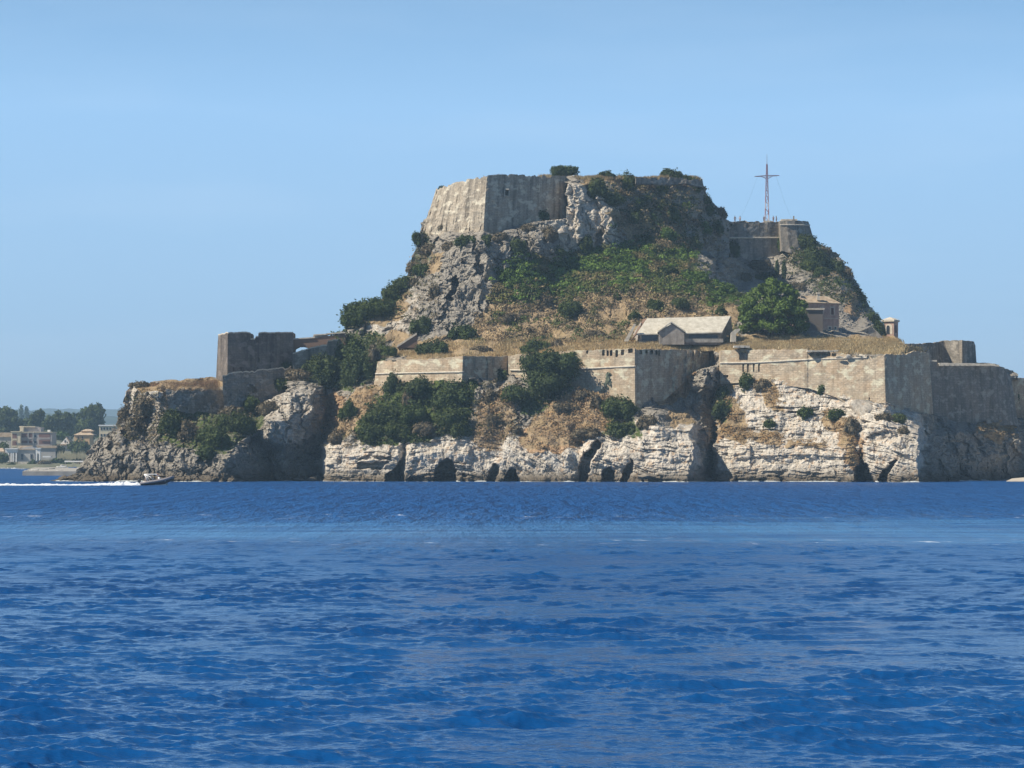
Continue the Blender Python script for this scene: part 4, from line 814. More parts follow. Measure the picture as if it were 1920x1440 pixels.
WT = [(a + .32 * (c - .5), b, c, d, e) for a, b, c, d, e in WT] + [(-.28, 0, .22, .2, .16), (-.1, 0, .15, .2, .14), (.30, 0, .78, .18, .16), (0, 0, .5, .3, .3)]
make_tree('evergreen_tree', 'dark bushy evergreen tree growing in front of the tan bastion wall', 'tree', 1022, 782, 656, 118, 611, WT, M['leaf'], .30, .85, .2, r=r, tr=.3)
# prickly pear by the wall corner
cac = empty('cactus', at(1142, 742, float(ground(1142, 738)) - .3)); tag(cac, 'grey-green prickly pear cactus against the tan bastion wall', 'cactus', None, 'thing')
mb = MB(); r = np.random.default_rng(8)
for i in range(95):
    h = r.random() ** .8; a = r.random() * 6.283; q = (1 - h * .75) * r.random() ** .5 * 1.5
    c = np.array([math.cos(a) * q, math.sin(a) * q * .8, .2 + 4.4 * h]); n = r.normal(0, 1, 3); n[2] *= .3; n /= np.linalg.norm(n); u = np.cross(n, [0, 0, 1]); u /= np.linalg.norm(u); v = np.cross(u, n) * (1 if r.random() > .2 else .7); v = v * np.sign(v[2]) + u * r.normal(0, .35)
    ring = [c + u * math.cos(t) * .22 + v * (math.sin(t) * .36 + .3) for t in np.linspace(0, 6.283, 9)[:-1]]
    mb.add([p - n * .05 for p in ring] + [p + n * .05 for p in ring], [tuple(range(8)), tuple(range(15, 7, -1))] + [(k, k + 8, (k + 1) % 8 + 8, (k + 1) % 8) for k in range(8)])
mb.build('pads', plain('cactus_skin', (.17, .19, .13), .6, .35, 3), cac)

# ------------------------------------------------------------------ ground cover nobody could count
def scatter(polys, n, seed, jit=8):
    r = np.random.default_rng(seed); out = []
    ar = np.array([abs(sum(p[i][0] * p[i - 1][1] - p[i - 1][0] * p[i][1] for i in range(len(p)))) for p in polys]); ar = ar / ar.sum()
    for p, a in zip(polys, ar):
        P = np.array(p); k = int(n * a); m = k * 3
        x = r.uniform(P[:, 0].min(), P[:, 0].max(), m); y = r.uniform(P[:, 1].min(), P[:, 1].max(), m)
        ok = inside(x + r.normal(0, jit, m), y + r.normal(0, jit, m), p)
        out.append(np.stack([x[ok][:k], y[ok][:k]], 1))
    q = np.concatenate(out); q = q[q[:, 1] > np.interp(q[:, 0], GX, sky_py) + 2]; Y = ground(q[:, 0], q[:, 1])
    return np.stack([(q[:, 0] - 960) * Y / F, Y, zof(q[:, 1], Y)], 1), q, r
def cover(name, polys, n, seed, kind, pal, size, clump=1, spread=.5, jit=8):
    P, q, r = scatter(polys, n, seed, jit); N = len(P)
    keep = fbm(q[:, 0] / 22, q[:, 1] / 14, 0.0, 3, seed) > -.12 - .35 * r.random(N); P = P[keep]; q = q[keep]; N = len(P)
    pal = np.array(pal); kk = np.clip(((fbm(q[:, 0] / 30, q[:, 1] / 20, 0.0, 3, seed + 3) * .9 + .5) * len(pal) + r.normal(0, .5, N)).astype(int), 0, len(pal) - 1)
    cc = pal[kk] * (.86 + .28 * r.random((N, 1)))
    if kind == 'blade':
        a = r.random((N, clump)) * 6.283; hh = size * (.5 + .9 * r.random((N, clump))); wv = size * .16
        base = P[:, None, :] + np.stack([r.normal(0, spread, (N, clump)), r.normal(0, spread * .4, (N, clump)) - .25, np.full((N, clump), -.15)], -1)
        u = np.stack([np.cos(a), np.sin(a) * .5, 0 * a], -1) * wv
        tip = base + np.stack([r.normal(0, .2, a.shape) * hh, r.normal(0, .2, a.shape) * hh - .1, hh], -1)
        V = np.stack([base - u, base + u, tip], 2).reshape(-1, 3); Fc = np.arange(len(V)).reshape(-1, 3); k = 3
    else:
        sz = size * (.6 + .8 * r.random(N)) ; d = r.normal(0, 1, (N, clump, 3)); d[..., 2] = np.abs(d[..., 2]); d[..., 1] -= .5; d /= np.linalg.norm(d, axis=-1)[..., None]
        c = P[:, None, :] + d * (sz[:, None, None] * np.array([1.2, 1.0, .85])) * (.6 + .5 * r.random((N, clump, 1)))
        V, Fc = leaf_cards(c.reshape(-1, 3), d.reshape(-1, 3), np.repeat(sz, clump) * .25, r, .8); k = 4
    colr = np.repeat(np.repeat(cc, clump, 0) * (.8 + .4 * r.random((N * clump, 1))), k, 0); colr = np.concatenate([colr, np.ones((len(colr), 1))], 1)
    o = mesh(name, V, Fc, M['patch'], None, False, colr); tag(o, kind='stuff'); return o
STRAW = [(.46, .36, .21), (.40, .30, .17), (.34, .25, .14), (.42, .325, .18), (.28, .215, .12)]
BROWN = [(.22, .165, .10), (.19, .15, .085), (.16, .145, .07), (.26, .20, .13), (.13, .12, .055)]
FIG = [(.07, .11, .025), (.11, .17, .038), (.15, .225, .05), (.09, .14, .03), (.055, .08, .02), (.17, .17, .06), (.19, .15, .07)]
TER = [[(700, 672), (780, 655), (860, 642), (1060, 634), (1060, 660), (960, 664), (860, 668)], [(1050, 634), (1200, 628), (1380, 634), (1560, 634), (1690, 634), (1735, 660), (1350, 656), (1060, 658)]]
GOLD = [(.60, .47, .26), (.53, .41, .22), (.45, .34, .18), (.56, .42, .22)]
cover('dry_grass', TER, 15000, 11, 'blade', GOLD, .5, 6, .5, 3)
cover('dry_grass', [[(1350, 640), (1690, 636), (1700, 664), (1570, 662), (1350, 656)]], 9000, 12, 'blade', GOLD, .6, 6, .5, 2)
cover('dry_grass', [[(905, 333), (912, 329), (1030, 326), (1060, 330)], [(1080, 330), (1320, 330), (1320, 336), (1080, 336)]], 2200, 13, 'blade', STRAW, .6, 6, .6, 2)
cover('dry_grass', [[(262, 730), (300, 716), (415, 712), (415, 732), (320, 732)]], 1800, 14, 'blade', [(.38, .28, .17), (.32, .22, .14), (.28, .17, .11), (.2, .15, .1)], .3, 6, .5, 3)
cover('dry_scrub', [[(885, 606), (940, 560), (1050, 520), (1300, 530), (1380, 572), (1385, 632), (1100, 640), (880, 645)]], 2600, 15, 'tuft', STRAW[1:3] + BROWN + [(.08, .10, .03), (.10, .12, .04)], .75, 12)
cover('dry_scrub', POLY['grass'][1:2] + POLY['grass'][4:6], 1900, 16, 'tuft', [(.40, .27, .14), (.34, .23, .13), (.28, .21, .14), (.44, .29, .15)], .55, 12)
cover('dry_scrub', [[(1130, 350), (1250, 345), (1330, 400), (1350, 470), (1230, 470), (1160, 440)], [(1470, 450), (1530, 455), (1620, 560), (1560, 570), (1490, 500)]], 1500, 17, 'tuft', BROWN + [(.05, .07, .02), (.06, .09, .025)], .85, 12)
cover('dry_scrub', POLY['grass'][6:12], 900, 18, 'tuft', [(.36, .23, .11), (.30, .20, .10), (.24, .18, .11), (.4, .25, .11)], .5, 12, jit=5)
cover('dry_scrub', [[(240, 735), (300, 730), (330, 800), (300, 840), (200, 830)], [(300, 780), (480, 770), (480, 800), (380, 840), (300, 830)], [(900, 700), (980, 720), (960, 830), (880, 820)], [(590, 800), (650, 790), (680, 840), (610, 845)], [(770, 480), (830, 470), (820, 600), (720, 600)]], 1500, 19, 'tuft', BROWN, .6, 12)
cover('green_thicket', POLY['green'][:2], 2300, 20, 'tuft', FIG, .8, 26)
cover('green_thicket', [[(1000, 540), (1100, 515), (1250, 520), (1300, 560), (1150, 545), (1020, 570)]], 1100, 21, 'tuft', [(.12, .14, .045), (.09, .115, .035), (.16, .15, .06), (.22, .17, .08)], .75, 14)
cover('dark_scrub', POLY['green'][2:3], 420, 23, 'tuft', [(.03, .045, .015), (.05, .07, .02), (.16, .12, .07), (.22, .16, .09)], .8, 14)
cover('dark_scrub', POLY['green'][3:5] + [[(570, 650), (720, 625), (715, 690), (660, 735), (565, 710)], [(670, 800), (740, 715), (890, 725), (880, 800), (800, 830), (690, 835)]], 1800, 22, 'tuft', [(.03, .045, .015), (.045, .065, .02), (.06, .08, .028), (.10, .095, .05)], .9, 14)
# ------------------------------------------------------------------ buildings on the rock
def part(mb, name, mat, root, shade=False, label=None):
    if root.type == 'EMPTY': off = Vector(root.location)
    else: off = Vector(root.get('_off', (0, 0, 0)))
    V = [(p[0] - off.x, p[1] - off.y, p[2] - off.z) for p in mb.v]
    o = mesh(name, V, mb.f, mat, root, shade); o['_off'] = tuple(off)
    if label: o['label'] = label
    return o
def wb(mb, a, b, c, d, Y, dep):              # box by bearing/height of its front face
    p, q = at(a, d, Y), at(b, c, Y); return mb.box(p[0], q[0], Y, Y + dep, p[2], q[2])
def thing(name, p, label, cat, group=None):
    o = empty(name, p); tag(o, label, cat, group, 'thing'); return o
P_ = lambda x, y, Y: tuple(at(x, y, Y))
ms = {}
def stonewall(name, c1, c2):
    m, nt, b = newmat(name, .95, .1); p = pos(nt); n = nse(nt, p, 1.2, 5, .65); n2 = nse(nt, pos(nt, (1, 1, .2)), 1.0, 4)
    c = mix(nt, mr_(nt, n, .35, .65), c1, c2); c = mix(nt, mr_(nt, n2, .52, .68, 0, .5), c, tuple(x * .55 for x in c1)); lk(nt, c, b.inputs['Base Color']); bump(nt, b, n, .5, .15); return m
def rooftile(name, c1, c2):
    m, nt, b = newmat(name, .9, .1); p = pos(nt); n = nse(nt, p, .9, 5, .7); w = nd(nt, 'TexWave'); w.inputs['Scale'].default_value = 1.6; w.inputs['Distortion'].default_value = 1.0; lk(nt, p, w.inputs['Vector'])
    c = mix(nt, mr_(nt, n, .38, .62), c1, c2); c = mix(nt, mr_(nt, w.outputs[1], .6, 1, 0, .3), c, tuple(x * .5 for x in c1)); lk(nt, c, b.inputs['Base Color']); bump(nt, b, w.outputs[1], .5, .1); return m
M['gwall'] = stonewall('guardhouse_stone', (.26, .22, .18), (.40, .36, .31)); M['groof'] = rooftile('bleached_roof_tiles', (.50, .455, .36), (.70, .65, .54))
M['hwall'] = stonewall('pinkish_plaster', (.36, .24, .19), (.50, .36, .29)); M['hroof'] = rooftile('tan_roof_tiles', (.36, .27, .18), (.56, .45, .32))
M['ruin'] = stonewall('rough_grey_stone', (.26, .235, .20), (.44, .40, .34)); M['glass'] = plain('dark_window_glass', (.03, .035, .045), .25, .3, 2, .5); M['shut'] = plain('brown_shutters', (.12, .06, .045), .7)
M['pale'] = stonewall('pale_ashlar', (.48, .42, .33), (.64, .58, .47))

# guardhouse
Y0 = 628.0
g = thing('guardhouse', P_(1275, 641, Y0), 'long low stone guardhouse with bleached tile roof and small central gable', 'building')
mb = MB(); p, q = at(1199, 646, Y0), at(1352, 625, Y0)
mb.add([(p[0], Y0, p[2]), (q[0], Y0 + 1.5, p[2]), (q[0] + 1.9, Y0 + 9.5, p[2]), (p[0] - 1.2, Y0 + 8.5, p[2]), (p[0], Y0, q[2]), (q[0], Y0 + 1.5, q[2]), (q[0] + 1.9, Y0 + 9.5, q[2]), (p[0] - 1.2, Y0 + 8.5, q[2]), (p[0] + .6, Y0 + 4.5, q[2] + 2.9), (q[0] + 1.4, Y0 + 5.5, q[2] + 3.2)],
       [(0, 1, 5, 4), (1, 2, 6, 9, 5), (2, 3, 7, 6), (3, 0, 4, 8, 7)])
part(mb, 'wall', M['gwall'], g)
eL, eR, rL, rR = np.array(P_(1193, 626.5, Y0 - .8)), np.array(P_(1354, 622.5, Y0 + .3)), np.array(P_(1213, 597, Y0 + 4.5)), np.array(P_(1370, 592.5, Y0 + 5.5))
bL, bR = np.array([rL[0] - 3.4, Y0 + 9.8, eL[2] - .1]), np.array([rR[0] + 1.0, Y0 + 10.6, eR[2] - .1])
mb = MB(); dn = np.array([0, 0, -.22])
mb.add([eL, eR, rR, rL, eL + dn, eR + dn, rR + dn, rL + dn], [(0, 1, 2, 3), (7, 6, 5, 4), (0, 4, 5, 1), (1, 5, 6, 2), (2, 6, 7, 3), (3, 7, 4, 0)])
rf = part(mb, 'roof', M['groof'], g)
mb = MB(); mb.add([rL + [0, .02, 0], rR + [0, .02, 0], bR, bL, rL + dn + [0, .02, 0], rR + dn + [0, .02, 0], bR + dn, bL + dn], [(0, 1, 2, 3), (7, 6, 5, 4), (1, 5, 6, 2), (2, 6, 7, 3), (3, 7, 4, 0)]); part(mb, 'roof', M['groof'], g)
mb = MB(); hip = [np.array(P_(1183, 638, Y0 + .5)), np.array(P_(1192.6, 626.5, Y0 - .6)), np.array(P_(1212.5, 597.2, Y0 + 4.6)), np.array(P_(1206, 598, Y0 + 7))]
mb.add(hip + [h + np.array([0, .3, -.3]) for h in hip], [(0, 1, 2, 3), (7, 6, 5, 4), (0, 4, 5, 1), (1, 5, 6, 2), (2, 6, 7, 3), (3, 7, 4, 0)]); part(mb, 'end_slope', M['brick'], g)  # dark brown puts the shade of this roof end into its colour
Yg = Y0 - 2.2; mb = MB(); pr = [P_(x, y, Yg) for x, y in ((1236, 646), (1283, 646), (1283, 621.5), (1259, 607), (1236, 621.5))]
mb.prism([(v[0], v[2]) for v in pr], Yg, Yg + 4); part(mb, 'front_gable', M['gwall'], g)
mb = MB()
for a, b in (((1233, 623.5), (1259, 605)), ((1259, 605), (1286, 623.5))):
    A, B_ = np.array(P_(*a, Yg - .4)), np.array(P_(*b, Yg - .4)); up = np.array([0, 0, .28]); bk = np.array([0, 4.4, 0])
    mb.add([A, B_, B_ + bk, A + bk, A + up, B_ + up, B_ + bk + up, A + bk + up], [(3, 2, 1, 0), (4, 5, 6, 7), (0, 1, 5, 4), (1, 2, 6, 5), (2, 3, 7, 6), (3, 0, 4, 7)])
part(mb, 'gable_roof', M['groof'], g)
for a, b in ((1203, 1232), (1292, 1346)):
    mb = MB(); wb(mb, a, b, 628.5, 639, Y0 + (-.03 if a < 1250 else .75), .3); part(mb, 'eaves_shade', M['glass'], g)  # dark panel paints the shade under the eaves
mb = MB(); wb(mb, 1284, 1356, 635, 642, Y0 - 1.6, .4); part(mb, 'low_wall', M['ruin'], g)
ch = MB(); wb(ch, 1248, 1257, 594, 599, Y0 + 5, 1.0); part(ch, 'chimney', M['gwall'], rf)
st = thing('stone_buttress', P_(1178, 640, Y0 - 2), 'pale sloping stone end wall at the left end of guardhouse', 'wall')
mb = MB(); pr = [P_(x, y, Y0 - 2) for x, y in ((1170, 640), (1178, 640), (1193, 608), (1189, 607))]; mb.prism([(v[0], v[2]) for v in pr], Y0 - 2, Y0 - 1); part(mb, 'coping', M['cap'], st)
st = thing('stone_stair', P_(1377, 640, Y0 - 1), 'pale broken stone wall between guardhouse and pine tree', 'wall')
mb = MB(); pr = [P_(x, y, Y0 - 1) for x, y in ((1370, 641), (1380, 641), (1380, 626), (1388, 619), (1388, 616), (1379, 617), (1371, 624))]; mb.prism([(v[0], v[2]) for v in pr], Y0 - 1, Y0 + .6); part(mb, 'coping', M['cap'], st)

# house with two chimneys
Y1 = 646.0
h = thing('house', P_(1540, 638, Y1), 'tall pinkish house with tan hipped roof and two chimneys behind pine', 'house')
def yawbox(px0, px1, py0, py1, Y, w_dep, slope):   # front face runs back by slope metres to the right
    p, q = at(px0, py1, Y), at(px1, py0, Y + slope); return p, q
mb = MB(); p, q = at(1488, 640, Y1), at(1573, 570.5, Y1 + 5)
z0, z1 = p[2], q[2]
F4 = [(p[0], Y1), (q[0], Y1 + 5), (q[0] - 2.5, Y1 + 12), (p[0] - 2.5, Y1 + 7)]
mb.add([(x, y, z0) for x, y in F4] + [(x, y, z1) for x, y in F4], [(0, 1, 5, 4), (1, 2, 6, 5), (2, 3, 7, 6), (3, 0, 4, 7), (4, 5, 6, 7)])
hw = part(mb, 'wall', M['hwall'], h)
E4 = [(p[0] - .5, Y1 - .5), (q[0] + .5, Y1 + 4.8), (q[0] - 2.4, Y1 + 12.5), (p[0] - 3.2, Y1 + 7.3)]
mb = MB(); mb.add([(x, y, z1 + .02) for x, y in E4] + [(x, y, z1 + .2) for x, y in E4] + [(p[0] + 1.0, Y1 + 3.8, z1 + 2.0), (q[0] - 2.2, Y1 + 7.6, z1 + 1.9)],
    [(3, 2, 1, 0), (0, 1, 5, 4), (1, 2, 6, 5), (2, 3, 7, 6), (3, 0, 4, 7), (4, 5, 9, 8), (5, 6, 9), (6, 7, 8, 9), (7, 4, 8)]); hr = part(mb, 'roof', M['hroof'], h)
for cx in (1499, 1534):
    mb = MB(); wb(mb, cx - 2, cx + 3, 551, 563, Y1 + 3, .9); wb(mb, cx - 3, cx + 4, 548, 551, Y1 + 2.85, 1.2); part(mb, 'chimney', M['pale'], hr)
def facepanel(px0, px1, py0, py1, off=.06, dep=.2):   # panel lying on the slanted front of the house
    mb = MB(); V = []
    for pxx in (px0, px1):
        t = (pxx - 1488) / 85.0; Yy = Y1 + 5 * t - off
        for pyy in (py1, py0): V.append(np.array(P_(pxx, pyy, Yy)))
    bk = np.array([0, dep + off, 0]); return mb.add([V[0], V[2], V[3], V[1]] + [v + bk for v in (V[0], V[2], V[3], V[1])], [(0, 1, 2, 3), (0, 4, 5, 1), (1, 5, 6, 2), (2, 6, 7, 3), (3, 7, 4, 0)])
for a, b, c, d in ((1557, 1565, 575, 591), (1538, 1544, 575, 591)):
    f = part(facepanel(a, b, c, d, .08), 'window', M['pale'], h); f2 = part(facepanel(a + 1.6, b - 1.6, c + 2, d - 1, .14), 'shutter', M['shut'], f)
part(facepanel(1546, 1572, 596, 597.5, .1), 'string_course', M['pale'], h)
for a, b in ((1552, 1560), (1563, 1570)):
    f = part(facepanel(a, b, 611, 632, .08), 'arched_door', M['pale'], h); part(facepanel(a + 2, b - 2, 613, 617, .14), 'fanlight', M['glass'], f)
an = thing('annexe', P_(1530, 640, Y1 - 3), 'dark flat-roofed annexe between the pine and the pinkish house', 'building')
mb = MB(); wb(mb, 1512, 1543, 581, 641, Y1 - 3, 3); part(mb, 'wall', M['towerstone'], an); mb = MB(); wb(mb, 1511, 1546, 577.5, 581, Y1 - 3.3, 3.6); part(mb, 'roof', M['pale'], an)
# bell tower
Y2 = 690.0
bt = thing('bell_tower', P_(1670, 648, Y2), 'small square bell tower with arched openings at the right foot of rock', 'tower')
def tri_tower(px0, px1, pc, py0, py1, Yc, dl, dr, mb):  # two visible faces meeting at corner pc
    a, c, b = (px0, Yc + dl), (pc, Yc), (px1, Yc + dr)
    lo = [P_(x, py1, y) for x, y in (a, c, b)]; hi = [P_(x, py0, y) for x, y in (a, c, b)]
    bl = (lo[0][0] + lo[2][0] - lo[1][0], lo[0][1] + lo[2][1] - lo[1][1], lo[1][2]); bh = (bl[0], bl[1], hi[1][2])
    L = [(v[0], v[1], lo[1][2]) for v in lo] + [bl]; Hh = [(v[0], v[1], hi[1][2]) for v in hi] + [bh]
    return mb.add(L + Hh, [(0, 1, 5, 4), (1, 2, 6, 5), (2, 3, 7, 6), (3, 0, 4, 7), (7, 6, 5, 4)[::-1], (0, 3, 2, 1)])
tw = part(tri_tower(1657, 1684, 1676, 601, 650, Y2, 1.6, 3.2, MB()), 'shaft', M['hwall'], bt)
part(tri_tower(1652, 1687, 1676.5, 599, 602.5, Y2 - .5, 2.1, 3.9, MB()), 'cornice', M['pale'], bt)
mb = MB(); ap = P_(1669, 594.5, Y2 + 2.5); cs = [P_(1654, 599.2, Y2 + 1.8), P_(1676.5, 599.2, Y2 - .2), P_(1686, 599.2, Y2 + 3.2), P_(1664, 599.2, Y2 + 5.5)]
mb.add(cs + [ap], [(0, 1, 4), (1, 2, 4), (2, 3, 4), (3, 0, 4), (3, 2, 1, 0)]); part(mb, 'roof', M['cap'], bt)
mb = MB(); 
def tface(x, y, off=.08): return P_(x, y, Y2 + 1.6 * (1676 - x) / 19 - off)
arc = [(1660.5, 626), (1673, 626), (1673, 613)] + [(1666.8 + 6.2 * math.cos(t), 613 - 6 * math.sin(t)) for t in np.linspace(.3, 2.84, 6)] + [(1660.5, 613)]
mb.add([tface(x, y) for x, y in arc] + [tface(x, y, -.3) for x, y in arc], [tuple(range(len(arc)))] + [(i, i + len(arc), (i + 1) % len(arc) + len(arc), (i + 1) % len(arc)) for i in range(len(arc))]); ar = part(mb, 'arch_surround', M['pale'], bt)
arc = [(1661.8, 626), (1668, 626), (1668, 614)] + [(1665 + 3 * math.cos(t), 614 - 4 * math.sin(t)) for t in np.linspace(.3, 2.84, 6)] + [(1661.8, 614)]
mb = MB(); mb.add([tface(x, y, .14) for x, y in arc], [tuple(range(len(arc)))]); part(mb, 'opening', M['glass'], ar)
mb = MB(); V = [P_(x, y, Y2 + 3.2 * (x - 1676) / 8 - .08) for x, y in ((1677.6, 624), (1681.6, 624), (1681.6, 610), (1677.6, 610))]; mb.add(V, [(0, 1, 2, 3)]); part(mb, 'side_opening', M['shut'], bt)
# gabled ruin and low walls by the bell tower
ru = thing('ruined_shed', P_(1628, 640, 660), 'grey roofless gabled ruin between house and bell tower', 'building')
mb = MB(); pr = [P_(x, y, 660) for x, y in ((1604, 642), (1660, 642), (1655, 632), (1636, 613), (1630, 614), (1606, 624))]; mb.prism([(v[0], v[2]) for v in pr], 660, 665); rw = part(mb, 'wall', M['ruin'], ru)
mb = MB(); A, B_ = np.array(P_(1604, 623.6, 659.6)), np.array(P_(1632, 612.5, 659.6)); mb.add([A, B_, B_ + [0, 1.5, .0], A + [0, 1.5, 0], A + [0, 0, .3], B_ + [0, 0, .3], B_ + [0, 1.5, .3], A + [0, 1.5, .3]], [(3, 2, 1, 0), (4, 5, 6, 7), (0, 1, 5, 4), (1, 2, 6, 5), (2, 3, 7, 6), (3, 0, 4, 7)]); part(mb, 'coping', M['cap'], ru)
lw = thing('low_wall', P_(1590, 640, 655), 'low dark wall joining the pinkish house and the gabled ruin', 'wall')
mb = MB(); wb(mb, 1574, 1606, 626, 642, 655, 1); part(mb, 'wall', M['ruin'], lw); mb = MB(); wb(mb, 1556, 1594, 636, 638, 632, .8); part(mb, 'slab', M['cap'], lw)
# brick arch, ramp and slabs at the left
br = thing('arch_bridge', P_(595, 650, 636), 'brown brick bridge wall with one open arch joining the tower to the rock', 'bridge')
ol = [(546, 664), (546, 637.5), (590, 634.5), (600, 632)] + [(646, 626), (650, 650), (612, 653), (592, 656)] + [(582, 655), (576, 652), (569, 650), (561, 650.5), (554, 654), (550.5, 659), (550.5, 664)]
mb = MB(); pr = [P_(x, y, 636) for x, y in ol[::-1]]; mb.prism([(v[0], v[2]) for v in pr], 636, 639); part(mb, 'wall', M['brick'], br)
mb = MB()
for (a, b), (c, d) in (((546, 636.8), (590, 633.8)), ((588, 629), (614, 627.5)), ((612, 626.8), (647, 624.6))):
    A, B_ = np.array(P_(a, b, 635.7)), np.array(P_(c, d, 635.7)); mb.add([A, B_, B_ + [0, 3.6, 0], A + [0, 3.6, 0], A + [0, 0, .25], B_ + [0, 0, .25], B_ + [0, 3.6, .25], A + [0, 3.6, .25]], [(3, 2, 1, 0), (4, 5, 6, 7), (0, 1, 5, 4), (1, 2, 6, 5), (2, 3, 7, 6), (3, 0, 4, 7)])
part(mb, 'coping', M['cap'], br)
mb = MB(); wb(mb, 587, 614, 629, 640, 636.2, 2); part(mb, 'parapet', M['ruin'], br)
rp = thing('stone_ramp', P_(765, 650, 636), 'small wedge-shaped stone ramp with sunlit top above the bastion wall', 'ramp')
mb = MB(); pr = [P_(x, y, 635) for x, y in ((745, 652), (782, 652), (782, 629), (778, 629))]; mb.prism([(v[0], v[2]) for v in pr], 635, 637.5); part(mb, 'wall', M['brick'], rp)
mb = MB(); A, B_ = np.array(P_(744, 651.6, 634.7)), np.array(P_(781, 627.6, 634.7)); mb.add([A, B_, B_ + [0, 3, 0], A + [0, 3, 0], A + [0, 0, .45], B_ + [0, 0, .45], B_ + [0, 3, .45], A + [0, 3, .45]], [(3, 2, 1, 0), (4, 5, 6, 7), (0, 1, 5, 4), (1, 2, 6, 5), (2, 3, 7, 6), (3, 0, 4, 7)]); part(mb, 'coping', M['cap'], rp)  # pale slab paints the lit top of the ramp
# fallen and capping slabs on the broad bastion
for (a, b, c, d, Y, lab) in ((1376, 1406, 648, 652, 616, 'pale stone slab over the dark gun port'), (1738, 1757, 675, 678, 629.6, 'short pale slab at left end of sea wall coping'), (1761, 1866, 680.5, 686, 633.5, 'long pale coping slabs on top of sea wall'), (1514, 1572, 656.5, 659.5, 610, 'broken pale lintel over the row of dark gaps')):
    s = thing('stone_slab', P_((a + b) / 2, d, Y), lab, 'slab'); mb = MB(); n = max(2, int((b - a) / 9))
    for k in range(n):
        x0, x1 = a + (b - a) * k / n, a + (b - a) * (k + 1) / n - .25; yy = Y + (14.0 if a == 1761 else 1.0) * k / n; j = random.uniform(-.4, .4)
        wb(mb, x0, x1, c + j + (1.5 * k / n if a == 1761 else 0), d, yy, 2.2)
    part(mb, 'slab', M['cap'], s)
# leaning boulder under the crumbling corner, rocks at the waterline
def boulder(px, py, w, h, Y, seed, label, mat, tilt=0.0):
    r = np.random.default_rng(seed); bm = bmesh.new(); bmesh.ops.create_icosphere(bm, subdivisions=4, radius=1); V = np.array([v.co[:] for v in bm.verts]); Fc = [[v.index for v in f.verts] for f in bm.faces]; bm.free()
    for _ in range(16):
        n = r.normal(0, 1, 3); n /= np.linalg.norm(n); dd = V @ n; lim = .38 + .3 * r.random(); V = V - np.outer(np.maximum(dd - lim, 0), n)
    V = V * (1 + .17 * fbm(V[:, 0] * 2, V[:, 1] * 2, V[:, 2] * 2, 4, seed))[:, None]; s = Y / F
    V = V * np.array([w * s * .62, w * s * .5, h * s * .62]); c, t = math.cos(tilt), math.sin(tilt); V = np.stack([V[:, 0] * c + V[:, 2] * t, V[:, 1], -V[:, 0] * t + V[:, 2] * c], 1)
    o = mesh('boulder', V, Fc, mat, None, True, np.tile([0, 0, .25, .55], (len(V), 1))); o.location = at(px, py, Y); tag(o, label, 'boulder', None, 'thing'); return o
boulder(1624, 782, 66, 62, 601.5, 9, 'big smooth pale boulder leaning below the crumbling corner', M['rock'], .35)
for k, (px, py, w, h, Y, lab) in enumerate(((1352, 899, 26, 10, 602, 'low pale rock at the waterline in front of the cleft'), (1328, 900, 22, 8, 604, 'small low rock at the waterline left of the pale one'), (560, 899, 34, 9, 612, 'low dark rock at the waterline of the shaded cove'), (1462, 662, 0, 0, 0, ''), (585, 898, 26, 10, 610, 'dark rock at the waterline beside the layered cliff'), (1210, 893, 44, 16, 589, 'rounded rock at the waterline under the nose of rock'), (118, 897, 26, 12, 611, 'dark rock at the far left tip of the headland'))):
    if w: boulder(px, py, w, h, Y, 30 + k, lab, M['rock'])
for k, (px, py, w, h, lab) in enumerate(((1590, 668, 16, 8, 'round pale rubble block on the broad bastion edge'), (1616, 668, 20, 8, 'larger pale rubble block near the crumbling corner'), (1574, 669, 14, 6, 'flat pale rubble block right of the dark gaps'))):
    boulder(px, py, w, h, 608.5, 60 + k, lab, M['cap'])

# ------------------------------------------------------------------ iron cross and people on the high terrace
M['redwhite'], nt, b = newmat('faded_red_white_paint', .5, .3)
z = nd(nt, 'SeparateXYZ'); lk(nt, objc(nt), z.inputs[0]); sn = mth(nt, 'SINE', mth(nt, 'MULTIPLY', z.outputs[2], 1.9))
lk(nt, mix(nt, mr_(nt, z.outputs[2], 5, 8), mix(nt, mr_(nt, sn, -.1, .1), (.28, .15, .17), (.44, .39, .43)), (.20, .09, .11)), b.inputs['Base Color'])
YC = 758.0; s = YC / F; base = at(1438, 415, YC); cr = thing('iron_cross', base, 'tall red and white lattice iron cross on the high terrace', 'cross')
H1 = (415 - 308) * s; mb = MB()
def wd(z): return .40 * (1 - z / H1) + .10
for sx in (-1, 1):
    for sy in (-1, 1): mb.tube([(sx * wd(0), sy * wd(0), 0), (sx * wd(H1), sy * wd(H1), H1)], .10, 4)
zz = 0; k = 0
while zz < H1 - .6:
    z2 = zz + max(.5, wd(zz) * 2.4)
    for sy in (-1, 1):
        mb.tube([(-wd(zz) * (1 if k % 2 else -1), sy * wd(zz), zz), (wd(z2) * (1 if k % 2 else -1), sy * wd(z2), min(z2, H1))], .065, 4)
        mb.tube([(sy * wd(zz), -wd(zz), zz), (sy * wd(z2), wd(z2), min(z2, H1))], .065, 4)
    zz = z2; k += 1
mesh('lattice_mast', mb.v, mb.f, M['redwhite'], cr, False)
zb = (415 - 330) * s
